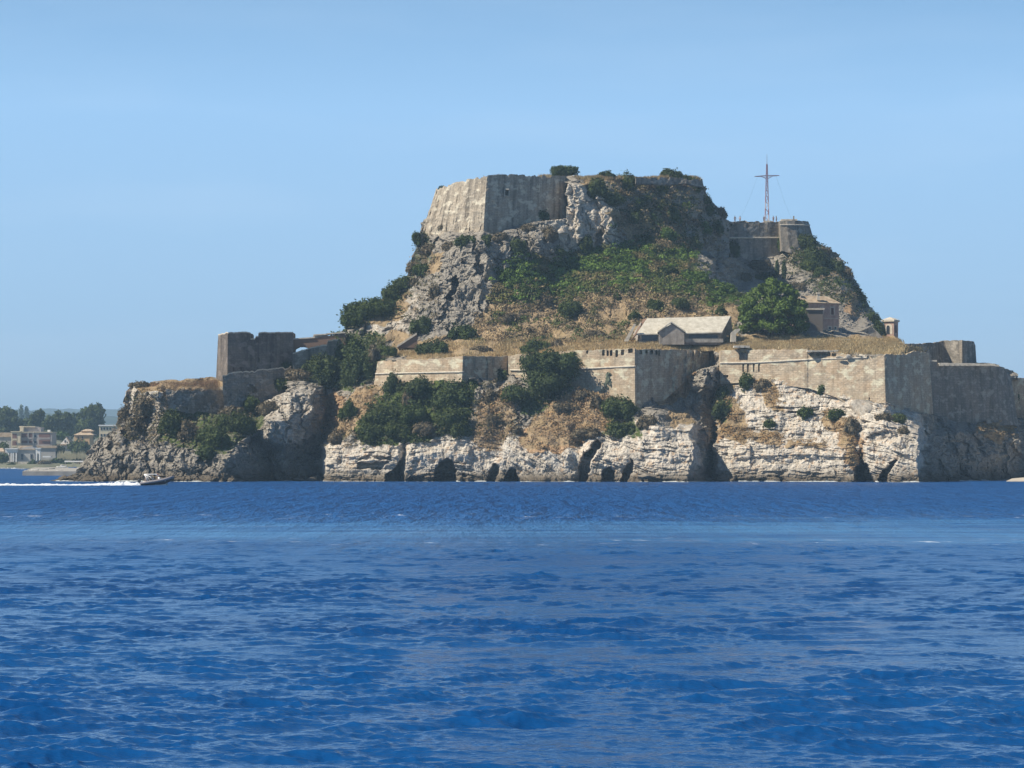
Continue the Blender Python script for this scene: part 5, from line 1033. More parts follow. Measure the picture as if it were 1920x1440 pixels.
for sx in (-1, 1):
    mb = MB(); L = 3.25
    for y in (-.16, .16): mb.tube([(sx * .1, y, zb + .15), (sx * L, y * .4, zb + (.12 if sx > 0 else -.12))], .11, 4); mb.tube([(sx * .15, y, zb - .75), (sx * 1.5, y, zb - .05)], .08, 4); mb.tube([(sx * .1, y, zb - .25), (sx * L, y * .4, zb + (.10 if sx > 0 else -.14))], .05, 4)
    mesh('cross_arm', mb.v, mb.f, M['redwhite'], cr, False)
mb = MB(); mb.tube([(0, 0, H1 - .3), (0, 0, (415 - 289) * s)], [.06, .035], 5); mesh('lightning_rod', mb.v, mb.f, M['redwhite'], cr, False)
for sx, ex in ((-1, -7.2), (1, 6.6)):
    mb = MB(); mb.tube([(sx * 2.4, 0, zb), (sx * 2.4 + (ex - sx * 2.4) * .5, 0, zb * .46), (ex, 0, .2)], .013, 4); mesh('guy_wire', mb.v, mb.f, M['dark'], cr, False)
mb = MB(); mb.box(-.8, .8, -.8, .8, -.6, .15); mesh('plinth', mb.v, mb.f, M['cap'], cr, False)
tp = thing('terrace_post', P_(1488, 413, 754), 'short stone post standing on the round bastion', 'post'); mb = MB(); wb(mb, 1487, 1489.6, 405, 413.5, 754, .35); wb(mb, 1485.5, 1491, 411.8, 414.5, 753.6, 1.1); part(mb, 'post', M['ruin'], tp)
mb = MB(); wb(mb, 1465, 1495, 410.8, 414.6, 755.5, 3); part(mb, 'slab', M['cap'], tp)

SKIN = plain('skin', (.42, .26, .18), .6, .08); HAIR = plain('dark_hair', (.03, .022, .018), .7)
CLOTH = {}
def cloth(c):
    if c not in CLOTH: CLOTH[c] = plain('clothing', c, .85, .1)
    return CLOTH[c]
def skin_mesh(name, verts, edges, rad, mat, parent):
    me = bpy.data.meshes.new(name); me.from_pydata(verts, edges, []); me.materials.append(mat); o = bpy.data.objects.new(name, me); COL.objects.link(o); o.parent = parent
    md = o.modifiers.new('skin', 'SKIN'); md.use_smooth_shade = True
    for i, rr in enumerate(rad): me.skin_vertices[0].data[i].radius = rr if isinstance(rr, tuple) else (rr, rr)
    me.skin_vertices[0].data[0].use_root = True
    sb = o.modifiers.new('sub', 'SUBSURF'); sb.levels = 1; sb.render_levels = 1; return o
def person(p, rz, label, shirt, shorts, sit=False, reach=(0, 0), group=None):
    root = empty('person', p, rz); tag(root, label, 'person', group, 'thing')
    k = -.42 if sit else 0
    V = [(0, 0, .93 + k), (0, 0, 1.12 + k), (0, .01, 1.32 + k), (0, 0, 1.48 + k), (0, -.02, 1.60 + k), (0, -.02, 1.74 + k)]; E = [(0, 1), (1, 2), (2, 3), (3, 4), (4, 5)]; Rr = [(.16, .11), (.145, .10), (.17, .11), .055, (.085, .10), (.07, .085)]
    TV, TE, TR = list(V[:3]), [(0, 1), (1, 2)], [(.175, .125), (.16, .118), (.19, .13)]
    for sx in (-1, 1):
        a = reach[0] if sx < 0 else reach[1]; n = len(V)
        el = (sx * .27, -.06 - a * .10, 1.14 + k); wr = (sx * (.29 - a * .05), -.10 - a * .36, .92 + k + a * .22); hd = (wr[0], wr[1] - .04 - .03 * a, wr[2] - .07 * (1 - a))
        V += [(sx * .18, 0, 1.40 + k), el, wr, hd]; E += [(2, n), (n, n + 1), (n + 1, n + 2), (n + 2, n + 3)]; Rr += [.055, .042, .028, (.035, .02)]
        for f in range(5):
            V.append((hd[0] + (f - 2) * .016, hd[1] - .02 - .05 * a - (.03 if f == 0 else 0), hd[2] - (.075 - .008 * abs(f - 2)) * (1 - a * .6))); E.append((n + 3, n + 4 + f)); Rr.append(.008)
        m = len(TV); TV += [(sx * .18, 0, 1.41 + k), (sx * .245, -.04 - a * .06, 1.22 + k)]; TE += [(2, m), (m, m + 1)]; TR += [.072, .062]
        n = len(V)
        if sit: V += [(sx * .10, -.04, .88 + k), (sx * .13, -.44, .86 + k), (sx * .13, -.42, .45 + k), (sx * .13, -.56, .44 + k)]
        else: V += [(sx * .095, 0, .86), (sx * .11, -.02, .48), (sx * .11, .03, .08), (sx * .12, -.13, .04)]
        E += [(0, n), (n, n + 1), (n + 1, n + 2), (n + 2, n + 3)]; Rr += [.088, .058, .04, (.04, .03)]
    skin_mesh('body', V, E, Rr, SKIN, root)
    skin_mesh('shirt', TV, TE, TR, cloth(shirt), root)
    SV = [(0, 0, .97 + k), (0, 0, .90 + k)]; SE = [(0, 1)]; SR = [(.18, .13), (.18, .135)]
    for sx in (-1, 1):
        n = len(SV); SV += [(sx * .10, -.02, .86 + k), (sx * .115, -.34 if sit else -.02, (.865 + k) if sit else .56)]; SE += [(1, n), (n, n + 1)]; SR += [.105, .09]
    skin_mesh('shorts', SV, SE, SR, cloth(shorts), root)
    skin_mesh('hair', [(0, .03, 1.70 + k), (0, -.01, 1.78 + k), (0, .07, 1.62 + k)], [(0, 1), (0, 2)], [(.09, .10), (.075, .085), (.07, .06)], HAIR, root)
    return root
TOPZ = lambda px, Y: zof(415.2, Y)
for px, Y, rz, sh, so_, lab in ((1378, 752, .3, (.12, .10, .10), (.05, .05, .07), 'person in dark clothes at the left end of the cross terrace'), (1387.5, 753, -.5, (.35, .30, .28), (.08, .08, .1), 'person in pale top second from left on the cross terrace'), (1432.5, 755, .2, (.09, .09, .12), (.05, .05, .06), 'person in dark clothes just left of the iron cross'),
                               (1450, 755, -.2, (.14, .08, .09), (.04, .05, .08), 'person in dark top standing right of the iron cross'), (1455.5, 754, .8, (.45, .42, .40), (.10, .10, .12), 'person in pale top farthest right of the iron cross')):
    q = at(px, 415.2, Y); person((q[0], Y, q[2] - .35), rz, lab, sh, so_, group='visitors on the high terrace')

# ------------------------------------------------------------------ inflatable speedboat and its wake
YB_ = 519.0; bx = at(296, 909.5, YB_); boat = thing('inflatable_boat', (bx[0], YB_, .10), 'dark rigid inflatable speedboat heading right ahead of a white wake', 'boat'); boat.rotation_euler = (0, R(-7), R(-3))
M['tube'] = plain('grey_inflatable_tube', (.26, .24, .25), .5, .10, 4); M['hull'] = plain('dark_maroon_hull', (.035, .024, .035), .4, .2, 3); M['seat'] = plain('cream_upholstery', (.55, .50, .44), .7)
def side(sx): return [(-3.0, sx * .98, .64), (-1.8, sx * 1.02, .64), (-.2, sx * 1.02, .68), (1.2, sx * .92, .77), (2.2, sx * .64, .92), (2.85, sx * .26, 1.06), (3.05, 0, 1.10)]
for sx in (-1, 1):
    mb = MB(); mb.tube(side(sx), [.18, .24, .24, .24, .23, .22, .2], 10); o = mesh('side_tube', mb.v, mb.f, M['tube'], boat, True)
mb = MB(); xs = [-3.0, -1.5, 0, 1.3, 2.2, 2.8]; kv = []
for x in xs:
    t = max(0, (x - .2) / 2.8); hb = .95 * (1 - t**2 * .92); kz = -.12 + .85 * t**2.2; kv += [(x, -hb, .5 + .4 * t**1.5), (x, -hb * .75, kz + .28), (x, 0, kz), (x, hb * .75, kz + .28), (x, hb, .5 + .4 * t**1.5)]
mb.add(kv, [(i * 5 + j, i * 5 + j + 1, i * 5 + j + 6, i * 5 + j + 5) for i in range(5) for j in range(4)] + [(i * 5 + 4, i * 5, i * 5 + 5, i * 5 + 9) for i in range(5)] + [(4, 3, 2, 1, 0), (25, 26, 27, 28, 29)]); mesh('hull', mb.v, mb.f, M['hull'], boat, False)
mb = MB(); mb.box(-2.6, 1.6, -.72, .72, .48, .56); mesh('deck', mb.v, mb.f, M['white'], boat)
mb = MB(); mb.prism([(.15, .56), (.75, .56), (.62, 1.25), (.25, 1.4)], -.38, .38); cs_ = mesh('console', mb.v, mb.f, M['white'], boat)
mb = MB(); mb.add([(.60, -.34, 1.25), (.60, .34, 1.25), (.36, .30, 1.62), (.36, -.30, 1.62), (.63, -.34, 1.25), (.63, .34, 1.25), (.39, .30, 1.62), (.39, -.30, 1.62)], [(0, 1, 2, 3), (7, 6, 5, 4), (0, 4, 5, 1), (1, 5, 6, 2), (2, 6, 7, 3), (3, 7, 4, 0)]); mesh('windscreen', mb.v, mb.f, M['glass'], cs_)
mb = MB(); mb.box(-.75, -.15, -.42, .42, .56, .98); mb.box(-.82, -.72, -.42, .42, .98, 1.35); mesh('helm_seat', mb.v, mb.f, M['seat'], boat)
mb = MB(); mb.box(-2.5, -1.9, -.7, .7, .56, .95); mesh('stern_bench', mb.v, mb.f, M['seat'], boat)
mb = MB(); mb.box(.95, 1.7, -.45, .45, .56, .85); mesh('bow_cushion', mb.v, mb.f, M['seat'], boat)
mb = MB()
for sx in (-1, 1): mb.tube([(-1.55, sx * .95, .75), (-1.75, sx * .9, 1.5), (-2.1, sx * .8, 2.15)], .085, 6); mb.tube([(-.35, sx * .95, .75), (-1.1, sx * .9, 1.6), (-2.1, sx * .8, 2.15)], .08, 6); mb.tube([(-2.1, sx * .8, 2.15), (-.2, sx * .75, 1.95), (.35, sx * .7, 1.65)], .07, 6)
mb.tube([(-2.1, -.8, 2.15), (-2.1, .8, 2.15)], .05, 6); mb.tube([(.35, -.7, 1.65), (.35, .7, 1.65)], .045, 6); rb = mesh('roll_bar', mb.v, mb.f, M['white'], boat, True)
mb = MB(); mb.add([(-2.1, -.8, 2.18), (-2.1, .8, 2.18), (-1.1, .8, 2.12), (-1.1, -.8, 2.12), (-2.1, -.8, 2.22), (-2.1, .8, 2.22), (-1.1, .8, 2.16), (-1.1, -.8, 2.16)], [(0, 1, 2, 3), (7, 6, 5, 4), (0, 4, 5, 1), (1, 5, 6, 2), (2, 6, 7, 3), (3, 7, 4, 0)]); mesh('canopy', mb.v, mb.f, M['seat'], rb)
mb = MB(); mb.prism([(-3.55, .95), (-3.05, .90), (-2.95, 1.3), (-3.15, 1.5), (-3.5, 1.45)], -.22, .22); mb.box(-3.35, -3.15, -.08, .08, -.25, .95); mesh('outboard_motor', mb.v, mb.f, M['dark'], boat)
from mathutils import Euler, Matrix
mw = Matrix.Translation(boat.location) @ boat.rotation_euler.to_matrix().to_4x4()
for lx, ly, sit, lab, sh in ((-.28, 0.0, False, 'person in a dark red top steering the inflatable speedboat', (.22, .06, .06)), (-2.15, -.3, True, 'person in a pale top seated at stern of the inflatable speedboat', (.45, .38, .33))):
    p = mw @ Vector((lx + (.32 if not sit else 0), ly, .58 if not sit else .50)); person(p, R(90), lab, sh, (.06, .07, .10), sit, (.9, .9) if not sit else (.3, .3), 'people aboard the speedboat')
M['foam'], nt, b = newmat('white_foam', .8, .2); n = nse(nt, pos(nt), 2.0, 5, .7); lk(nt, mix(nt, mr_(nt, n, .3, .55), (.55, .66, .74), (.90, .92, .93)), b.inputs['Base Color']); bump(nt, b, n, .8, .3)
xs = np.arange(bx[0] - 62, bx[0] + 1.9, .22); ts = np.linspace(-1, 1, 13); XX = np.repeat(xs[:, None], 13, 1); dl = (bx[0] + 1.6 - XX)
wid = np.clip(.55 + dl * .035, .55, 1.9) * np.clip(dl / 2.5, .25, 1); YY = YB_ + ts[None, :] * wid * (1 + .6 * fbm(XX / 1.3, ts[None, :] + 0 * XX, 0.0, 3, 5)) + dl * .05 * .0
ZZ = (.05 + .72 * (.34 + .35 * np.exp(-((dl - 7) / 5) ** 2)) * (1 - ts[None, :] ** 2) * (.35 + 1.5 * np.abs(fbm(XX / .9, ts[None, :] * 2 + 0 * XX, 0.0, 4, 6)) + .3 * fbm(XX / 4, 0 * XX, 0.0, 2, 8)) - .14 * np.abs(ts[None, :]) ** 4 * 3)
wk = mesh('wake_foam', np.stack([XX, YY, ZZ], -1), grid_faces(len(xs), 13), M['foam'], None, True); tag(wk, kind='stuff')
# thin foam and wet edge along the foot of the rock is part of the water
# ------------------------------------------------------------------ beach strip, harbour quay and the far shore
def sheet(name, outline, mat, kind='structure'):
    mb = MB(); n = len(outline); mb.add(outline + [(x, y, -2.0) for x, y, z in outline], [tuple(range(n))] + [((i + 1) % n, i, i + n, (i + 1) % n + n) for i in range(n)]); o = mb.build(name, mat); tag(o, kind=kind); return o
M['sand'] = plain('pale_beach_sand', (.52, .46, .37), .95, .12, .6); M['quay'] = plain('pale_concrete', (.36, .335, .29), .9, .25, .4); M['earth'] = plain('dry_shore_ground', (.16, .16, .105), .95, .35, .08)
sheet('beach', [(103, 600, .15), (150, 585, .1), (190, 585, .2), (190, 640, 1.2), (118, 640, 1.0), (108, 622, .5)], M['sand'])
q0 = [P_(42, 884, 800)[0], P_(240, 884, 800)[0]]
sheet('quay', [(q0[0], 800, 1.2), (q0[1], 800, 1.2), (P_(240, 877, 1120)[0], 1120, 1.2), (P_(64, 877, 1120)[0], 1120, 1.2)], M['quay'])
ys = np.concatenate([np.array([1300, 1301, 1340, 1400, 1480, 1600, 1800, 2100]), [2600]]); xs = np.linspace(-520, 130, 60)
XX, YY = np.meshgrid(xs, ys); ZZ = np.interp(YY, [1300, 1301, 1400, 1600, 2100, 2600], [-1, 1.4, 5, 12, 22, 10]) + 1.5 * fbm(XX / 40, YY / 40, 0.0, 3, 401) * (YY > 1305)
o = mesh('far_shore', np.stack([XX, YY, ZZ], -1), grid_faces(len(ys), len(xs)), M['earth'], None, True); tag(o, kind='structure')
xs = np.linspace(-1, 1, 160); hz = lambda px, py, Y: zof(py, Y)
M['farwood'] = plain('distant_wooded_hill', (.05, .07, .035), .95, .4, .02)
for nm, Yh, prof, seed in (('distant_hill', 8500, [(-900, 768), (-200, 766), (60, 769), (150, 768), (240, 771), (700, 790), (1500, 850)], 411), ('wooded_hill', 5000, [(-900, 776), (-60, 770), (30, 771), (110, 777), (200, 780), (500, 800), (1200, 850)], 412)):
    rows = []; pxs = np.linspace(-900, 1200, 240); X0 = (pxs - 960) * Yh / F
    crest = zof(np.interp(pxs, [p[0] for p in prof], [p[1] for p in prof]), Yh) + fbm(pxs / 40, 0 * pxs, 0.0, 4, seed) * Yh * .0009 + Yh * .0004 * np.abs(fbm(pxs / 5, 0 * pxs, 0.0, 3, seed + 5))
    for t, dy in ((0, -900), (.35, -600), (.7, -300), (.93, -80), (1, 0), (.9, 160), (0, 700)):
        rows.append(np.stack([X0, Yh + dy + 40 * fbm(pxs / 50, 0 * pxs + t * 3, 0.0, 3, seed + 1), np.maximum(crest * t, 0) - (2 if t == 0 else 0)], -1))
    o = mesh(nm, np.array(rows), grid_faces(7, len(pxs)), M['farwood'], None, True); tag(o, kind='structure')

YS = 1330.0
def face_windows(root, lst, Y, frame, pane, wall=None):
    for a, b, c, d in lst:
        mb = MB(); wb(mb, a, b, c, d, Y - .12, .3); f = part(mb, 'window', frame, root); mb = MB(); wb(mb, a + .45, b - .45, c + .5, d - .4, Y - .2, .1); part(mb, 'pane', pane, f)
M['cream'] = plain('cream_render', (.62, .54, .38), .9, .08, .3); M['greyp'] = plain('grey_pink_render', (.43, .385, .36), .9, .1, .3); M['greyw'] = plain('grey_render', (.42, .41, .39), .9, .1, .3); M['ochre'] = plain('orange_render', (.60, .40, .21), .9, .1, .3)
M['rtile'] = rooftile('pale_terracotta', (.45, .33, .22), (.60, .48, .34)); M['balc'] = plain('brown_balcony', (.20, .11, .09), .8)
def hip(mb, a, b, c, d, Y, dep, ins): 
    p, q = at(a, d, Y), at(b, c, Y); zz = q[2]; i = (q[0] - p[0]) * ins
    return mb.add([(p[0], Y, p[2]), (q[0], Y, p[2]), (q[0], Y + dep, p[2]), (p[0], Y + dep, p[2]), (p[0] + i, Y + dep / 2, zz), (q[0] - i, Y + dep / 2, zz)], [(0, 1, 5, 4), (1, 2, 5), (2, 3, 4, 5), (3, 0, 4), (3, 2, 1, 0)])
hb = thing('hotel', P_(60, 845, YS + 40), 'three-storey grey and cream hotel with balconies and rooftop storey on the far shore', 'building')
Yh = YS + 40
mb = MB(); wb(mb, 38, 97, 811, 850, Yh, 14); part(mb, 'wall', M['greyp'], hb)
mb = MB(); wb(mb, 21, 38.3, 810, 850, Yh - 3, 16); part(mb, 'wing', M['cream'], hb)
mb = MB(); wb(mb, 38.5, 76, 801, 811.2, Yh + 2, 10); part(mb, 'rooftop_storey', M['greyp'], hb)
mb = MB(); wb(mb, 36, 66, 799, 801, Yh + 1.2, 11.5); wb(mb, 20, 39, 808.5, 810, Yh - 3.6, 17); wb(mb, 37.5, 98, 809.6, 811, Yh - .4, 15); part(mb, 'roof', M['cream'], hb)
mb = MB(); wb(mb, 37.2, 44, 800.5, 812, Yh - .5, 3); part(mb, 'tower_wall', M['cream'], hb)
mb = MB(); wb(mb, 89, 94, 806, 812, Yh + 1, 2); part(mb, 'chimney', M['white'], hb)
for a, b, c, d in ((23, 31.5, 813, 825), (23, 31.5, 827, 838), (40, 51, 813, 823), (54, 60, 813, 823), (73, 94, 813, 823), (73, 94, 825, 836), (40, 60, 826, 834)):
    Yf = Yh - 3 if b < 38 else Yh
    mb = MB(); wb(mb, a, b, c, d, Yf - .12, .2); bl = part(mb, 'balcony', M['balc'], hb); mb = MB(); wb(mb, a - .3, b + .3, d - 2.6, d - .2, Yf - .9, .2); part(mb, 'rail', M['greyp'] if b > 38 else M['cream'], bl)
for a in (52, 61.5): mb = MB(); wb(mb, a, a + 1.4, 811.5, 846, Yh - .5, .6); part(mb, 'pilaster', M['greyw'], hb)
face_windows(hb, [(64, 68.5, 815, 820), (64, 68.5, 826.5, 831)], Yh, M['greyw'], M['glass'])
nb = thing('apartment_building', P_(8, 850, YS + 60), 'tan-roofed low block cut by the left edge of frame', 'building')
mb = MB(); wb(mb, -40, 20.5, 819, 856, YS + 60, 12); part(mb, 'wall', M['greyw'], nb); mb = MB(); wb(mb, -42, 21, 811, 819.3, YS + 59.4, 13); part(mb, 'roof', M['rtile'], nb)
pv = thing('waterfront_house', P_(50, 872, YS), 'grey waterfront house with low tiled gable and white columned porch', 'house')
mb = MB(); pr = [P_(x, y, YS) for x, y in ((33, 874), (65, 874), (65, 841), (60, 836.5), (50, 838), (33, 842))]; mb.prism([(v[0], v[2]) for v in pr], YS, YS + 12); part(mb, 'wall', M['greyw'], pv)
mb = MB(); wb(mb, 36, 62, 835.5, 839.5, YS + 4, 8); wb(mb, 32, 66, 841.5, 843.2, YS - .6, 12); part(mb, 'roof', M['rtile'], pv)
face_windows(pv, [(39, 44, 851, 862), (56.5, 61.5, 851, 861)], YS, M['greyw'], M['glass'])
mb = MB(); wb(mb, 10, 32.6, 842, 848.5, YS - 2, 8); wb(mb, 9, 33.2, 840.5, 842.2, YS - 2.6, 9); pp = part(mb, 'porch', M['white'], pv)
for x in (14.5, 19.5, 23.5, 29): mb = MB(); wb(mb, x, x + 2.6, 848.5, 866, YS - 2, .8); part(mb, 'column', M['white'], pp)
mb = MB(); wb(mb, 12, 32.8, 848, 866, YS + .5, 1); part(mb, 'back_wall', M['greyp'], pv)
lh = thing('waterfront_house', P_(3, 872, YS + 6), 'small cream house with brown roof cut by left edge of the frame', 'house')
mb = MB(); wb(mb, -12, 7, 846, 876, YS + 6, 9); part(mb, 'wall', M['cream'], lh); part(hip(MB(), -13, 8, 840, 846.4, YS + 5.4, 10.2, .3), 'roof', M['rtile'], lh); face_windows(lh, [(1, 4, 852, 858), (1, 4, 863, 869)], YS + 6, M['greyw'], M['glass'])
lb = thing('long_shed', P_(85, 858, YS + 20), 'long low grey building with pale flat roof below the hotel', 'building')
mb = MB(); wb(mb, 62, 104, 840, 862, YS + 20, 9); part(mb, 'wall', M['greyw'], lb); mb = MB(); wb(mb, 60, 106, 835.5, 840, YS + 19.4, 10); part(mb, 'roof', M['rtile'], lb)
ga = thing('white_gateway', P_(71, 864, YS - 4), 'small white arched gateway beside the waterfront house', 'gateway')
ol = [(67, 864), (67, 841), (75.5, 841), (75.5, 864), (73, 864), (73, 852), (71, 849), (69.3, 852), (69.3, 864)]; mb = MB(); mb.prism([(P_(x, y, YS - 4)[0], P_(x, y, YS - 4)[2]) for x, y in ol], YS - 4, YS - 2); part(mb, 'arch', M['white'], ga); mb = MB(); wb(mb, 66, 76.5, 839.8, 841.2, YS - 4.4, 3); part(mb, 'cornice', M['white'], ga)
wh = thing('gabled_cottage', P_(124, 840, YS + 60), 'small white gabled cottage among trees', 'house')
Yw = YS + 60; mb = MB(); mb.prism([(P_(x, y, Yw)[0], P_(x, y, Yw)[2]) for x, y in ((114, 846), (131, 846), (131, 831), (124, 820.5), (114, 832))], Yw, Yw + 9); part(mb, 'wall', M['white'], wh)
mb = MB(); A, B_ = np.array(P_(123.5, 819.8, Yw - .3)), np.array(P_(134, 832.5, Yw - .3)); bk = np.array([0, 9.6, 0]); mb.add([A, B_, B_ + bk, A + bk, A + [0, 0, .4], B_ + [0, 0, .4], B_ + bk + [0, 0, .4], A + bk + [0, 0, .4]], [(3, 2, 1, 0), (4, 5, 6, 7), (0, 1, 5, 4), (1, 2, 6, 5), (2, 3, 7, 6), (3, 0, 4, 7)]); part(mb, 'roof', M['rtile'], wh)
mb = MB(); wb(mb, 106, 132, 832.5, 835, Yw - 3, 3); part(mb, 'porch_roof', M['rtile'], wh); face_windows(wh, [(120.5, 123.5, 825, 829.5)], Yw, M['greyw'], M['glass'])
vi = thing('orange_villa', P_(155, 830, YS + 80), 'orange villa with two stepped hipped roofs below the umbrella pines', 'house')
Yv = YS + 80
mb = MB(); wb(mb, 139, 168, 815, 834, Yv, 12); part(mb, 'wall', M['ochre'], vi)
part(hip(MB(), 137.5, 175.5, 809, 815.6, Yv - .6, 13.2, .3), 'roof', M['rtile'], vi)
mb = MB(); wb(mb, 152, 172, 808, 811, Yv + 4, 6); part(mb, 'upper_wall', M['ochre'], vi); part(hip(MB(), 151, 175, 804.5, 808.3, Yv + 3.4, 7.2, .3), 'upper_roof', M['rtile'], vi)
face_windows(vi, [(145, 148, 818, 823), (153, 156, 818, 823)], Yv, M['ochre'], M['glass'])
yb = thing('yellow_block', P_(200, 845, YS + 30), 'yellow three-storey block partly hidden by the rock left end', 'building')
Yy = YS + 30; mb = MB(); wb(mb, 186, 232, 798.5, 850, Yy, 12); part(mb, 'wall', M['cream'], yb); mb = MB(); wb(mb, 184.5, 234, 796.5, 798.6, Yy - .6, 13); part(mb, 'cornice', M['white'], yb)
face_windows(yb, [(188 + 5.6 * i, 191.8 + 5.6 * i, y, y + 5.5) for y in (801, 813, 825) for i in range(5)], Yy, M['cream'], M['glass'])
jt = thing('jetty_canopy', P_(138, 874, 1120), 'flat white canopy roof by the quay', 'canopy')
mb = MB(); wb(mb, 121, 156, 864, 866.2, 1120, 5); part(mb, 'roof', M['white'], jt)
for x in (122, 138, 154): mb = MB(); wb(mb, x, x + .7, 866, 878, 1121, .15); part(mb, 'post', M['greyw'], jt)
aw = thing('market_awning', P_(87, 870, YS - 10), 'small flat white awning in front of the long grey shed', 'awning'); mb = MB(); wb(mb, 80, 95, 855, 857.6, YS - 10, 3); part(mb, 'cover', M['white'], aw)
for x in (81, 93.5): mb = MB(); wb(mb, x, x + .6, 857.6, 876, YS - 9.5, .12); part(mb, 'post', M['greyw'], aw)
bw = thing('harbour_wall', P_(43, 878, YS - 12), 'pale low harbour wall below the waterfront house', 'wall'); mb = MB(); wb(mb, 34, 54, 865.5, 880, YS - 12, 2); part(mb, 'wall', M['pale'], bw)

# moored boats
def small_boat(px, py, w, Y, label, hullm, kind, rz=0.0, name='moored_boat'):
    L = w * Y / F; root = thing(name, (at(px, py, Y)[0], Y, at(px, py, Y)[2]), label, 'boat', 'boats moored by the quay'); root.rotation_euler = (0, 0, rz)
    mb = MB(); kv = []
    for t in np.linspace(-.5, .5, 7):
        hb = .17 * L * (1 - max(0, (t - .05) / .47) ** 2 * .97); sh = .12 * L * (1 + .6 * max(0, t) * 2); kv += [(t * L, -hb, sh), (t * L * .94, -hb * .6, 0), (t * L * .94, hb * .6, 0), (t * L, hb, sh)]
    mb.add(kv, [(i * 4 + j, i * 4 + j + 1, i * 4 + j + 5, i * 4 + j + 4) for i in range(6) for j in range(3)] + [(i * 4 + 3, i * 4, i * 4 + 4, i * 4 + 7) for i in range(6)] + [(3, 2, 1, 0), (24, 25, 26, 27)]); mesh('hull', mb.v, mb.f, hullm, root)
    if kind == 'cabin':
        mb = MB(); mb.prism([(-.12 * L, .12 * L), (.2 * L, .12 * L), (.12 * L, .26 * L), (-.1 * L, .27 * L)], -.11 * L, .11 * L); c = mesh('cabin', mb.v, mb.f, M['white'], root); mb = MB(); mb.box(-.08 * L, .11 * L, -.113 * L, .113 * L, .18 * L, .235 * L); mesh('cabin_window', mb.v, mb.f, M['glass'], c)
    else:
        mb = MB(); mb.box(-.2 * L, -.12 * L, -.13 * L, .13 * L, .13 * L, .16 * L); mb.box(.05 * L, .13 * L, -.12 * L, .12 * L, .14 * L, .17 * L); mesh('thwart', mb.v, mb.f, M['seat'], root)
    return root
small_boat(15, 879.5, 11, 1245, 'white moored motor boat at far left, nearest the open water', M['white'], 'cabin', .3)
small_boat(27, 879.5, 12, 1250, 'white cabin boat moored second from left below the columned porch', M['white'], 'cabin', -.2)
small_boat(38, 880, 10, 1230, 'low white open boat moored below the pale harbour wall', M['white'], 'open', .1)
small_boat(50, 883, 8, 810, 'small white dinghy on the near corner of quay', M['white'], 'open', .5)
small_boat(66, 882, 14, 850, 'long white open boat lying on the quay left half', M['white'], 'open', 0)
small_boat(84, 881, 12, 900, 'grey open boat lying in the middle of quay', M['greyw'], 'open', -.3)
small_boat(112, 883, 11, 830, 'white dinghy on the quay close to rock', M['white'], 'open', .2)
small_boat(116, 877, 20, 1100, 'large white motor boat laid up at the back of quay', M['white'], 'cabin', .1)
for k, (px, py, w, Y, lab) in enumerate(((6, 878.5, 9, 1280, 'tiny white boat cut by the left edge of frame'), (21, 878.8, 7, 1270, 'very small white boat between the two moored at far left'), (33, 878.8, 8, 1275, 'small white boat in front of the columned porch steps'), (45, 880.5, 9, 1220, 'white boat moored at the left end of the pale quay'), (97, 879.5, 13, 960, 'cream open boat on the back of the quay, right of the grey one'))):
    small_boat(px, py, w, Y, lab, M['white'] if k < 4 else M['seat'], 'cabin' if k % 2 else 'open', .2 * k - .3)
M['blue'] = plain('blue_tarpaulin', (.05, .13, .33), .7)
bt2 = small_boat(136, 878, 16, 1060, 'boat under blue cover beneath the white canopy', M['blue'], 'open', 0)

# trees and bushes of the far shore
r = np.random.default_rng(91)
def umbrella(px, base, top, w, Y, lab, mat='leaf', flat=1.0, n=22):
    L = []
    for i in range(n):
        a = r.random() * 6.283; zc = r.random(); q = math.sqrt(max(0, 1 - (max(zc - .45, 0) / .55) ** 2 * .9)) * (.55 + .5 * r.random())
        L.append((math.cos(a) * .42 * q, math.sin(a) * .36 * q, .30 + .62 * zc, .12 + .07 * r.random(), (.08 + .05 * r.random()) * flat))
    L += [(0, 0, .6, .32, .25), (.1, 0, .4, .3, .2)]
    make_tree('umbrella_pine', lab, 'tree', px, base, top, w, Y, L, M[mat], .9, .75, .35, 'trees on the far shore', r, .5)
umbrella(2, 838, 764, 66, 1560, 'broad dark pine cut by the left edge of frame')
umbrella(40, 838, 778, 34, 1570, 'dark pine behind the hotel rooftop storey', flat=1.2)
umbrella(70, 838, 766, 34, 1540, 'tall narrow-topped pine right of the hotel roof')
umbrella(96, 838, 779, 36, 1520, 'dark pine low behind the right end of the hotel')
umbrella(118, 838, 769, 46, 1530, 'broad pine in the middle of the far shore grove')
umbrella(142, 838, 772, 30, 1560, 'dark pine left of the tallest one')
umbrella(174, 838, 755, 56, 1500, 'tallest and largest pine beside the rock left end', n=30)
umbrella(205, 838, 796, 40, 1490, 'low dark pine behind the yellow block')
umbrella(22, 838, 768, 26, 1600, 'slim dark pine near the left edge of frame', flat=1.4)
cypf = [(0, 0, .1 + .85 * i / 6, .42 * (1 - abs(i / 6 - .4) * .8), .16) for i in range(7)]
for px, top, lab in ((40, 762, 'hazy round-topped tree on the distant ridge, left of a pointed one'), (50, 764, 'hazy pointed tree on the distant ridge')):
    make_tree('cypress_tree', lab, 'tree', px, 790, top, 11, 2700, cypf, M['leaf'], 1.4, .8, .1, 'trees on the far shore', r, .4)
def far_bush(px, py, w, h, Y, mt, lab):
    s = Y / F; o = foliage_mesh('shrub', bush_lumps(w * s, w * s * .6, h * s, r), .7, .8, r, M[mt]); o.location = at(px, py + h / 2, Y); tag(o, lab, 'shrub', 'bushes on the far shore', 'thing')
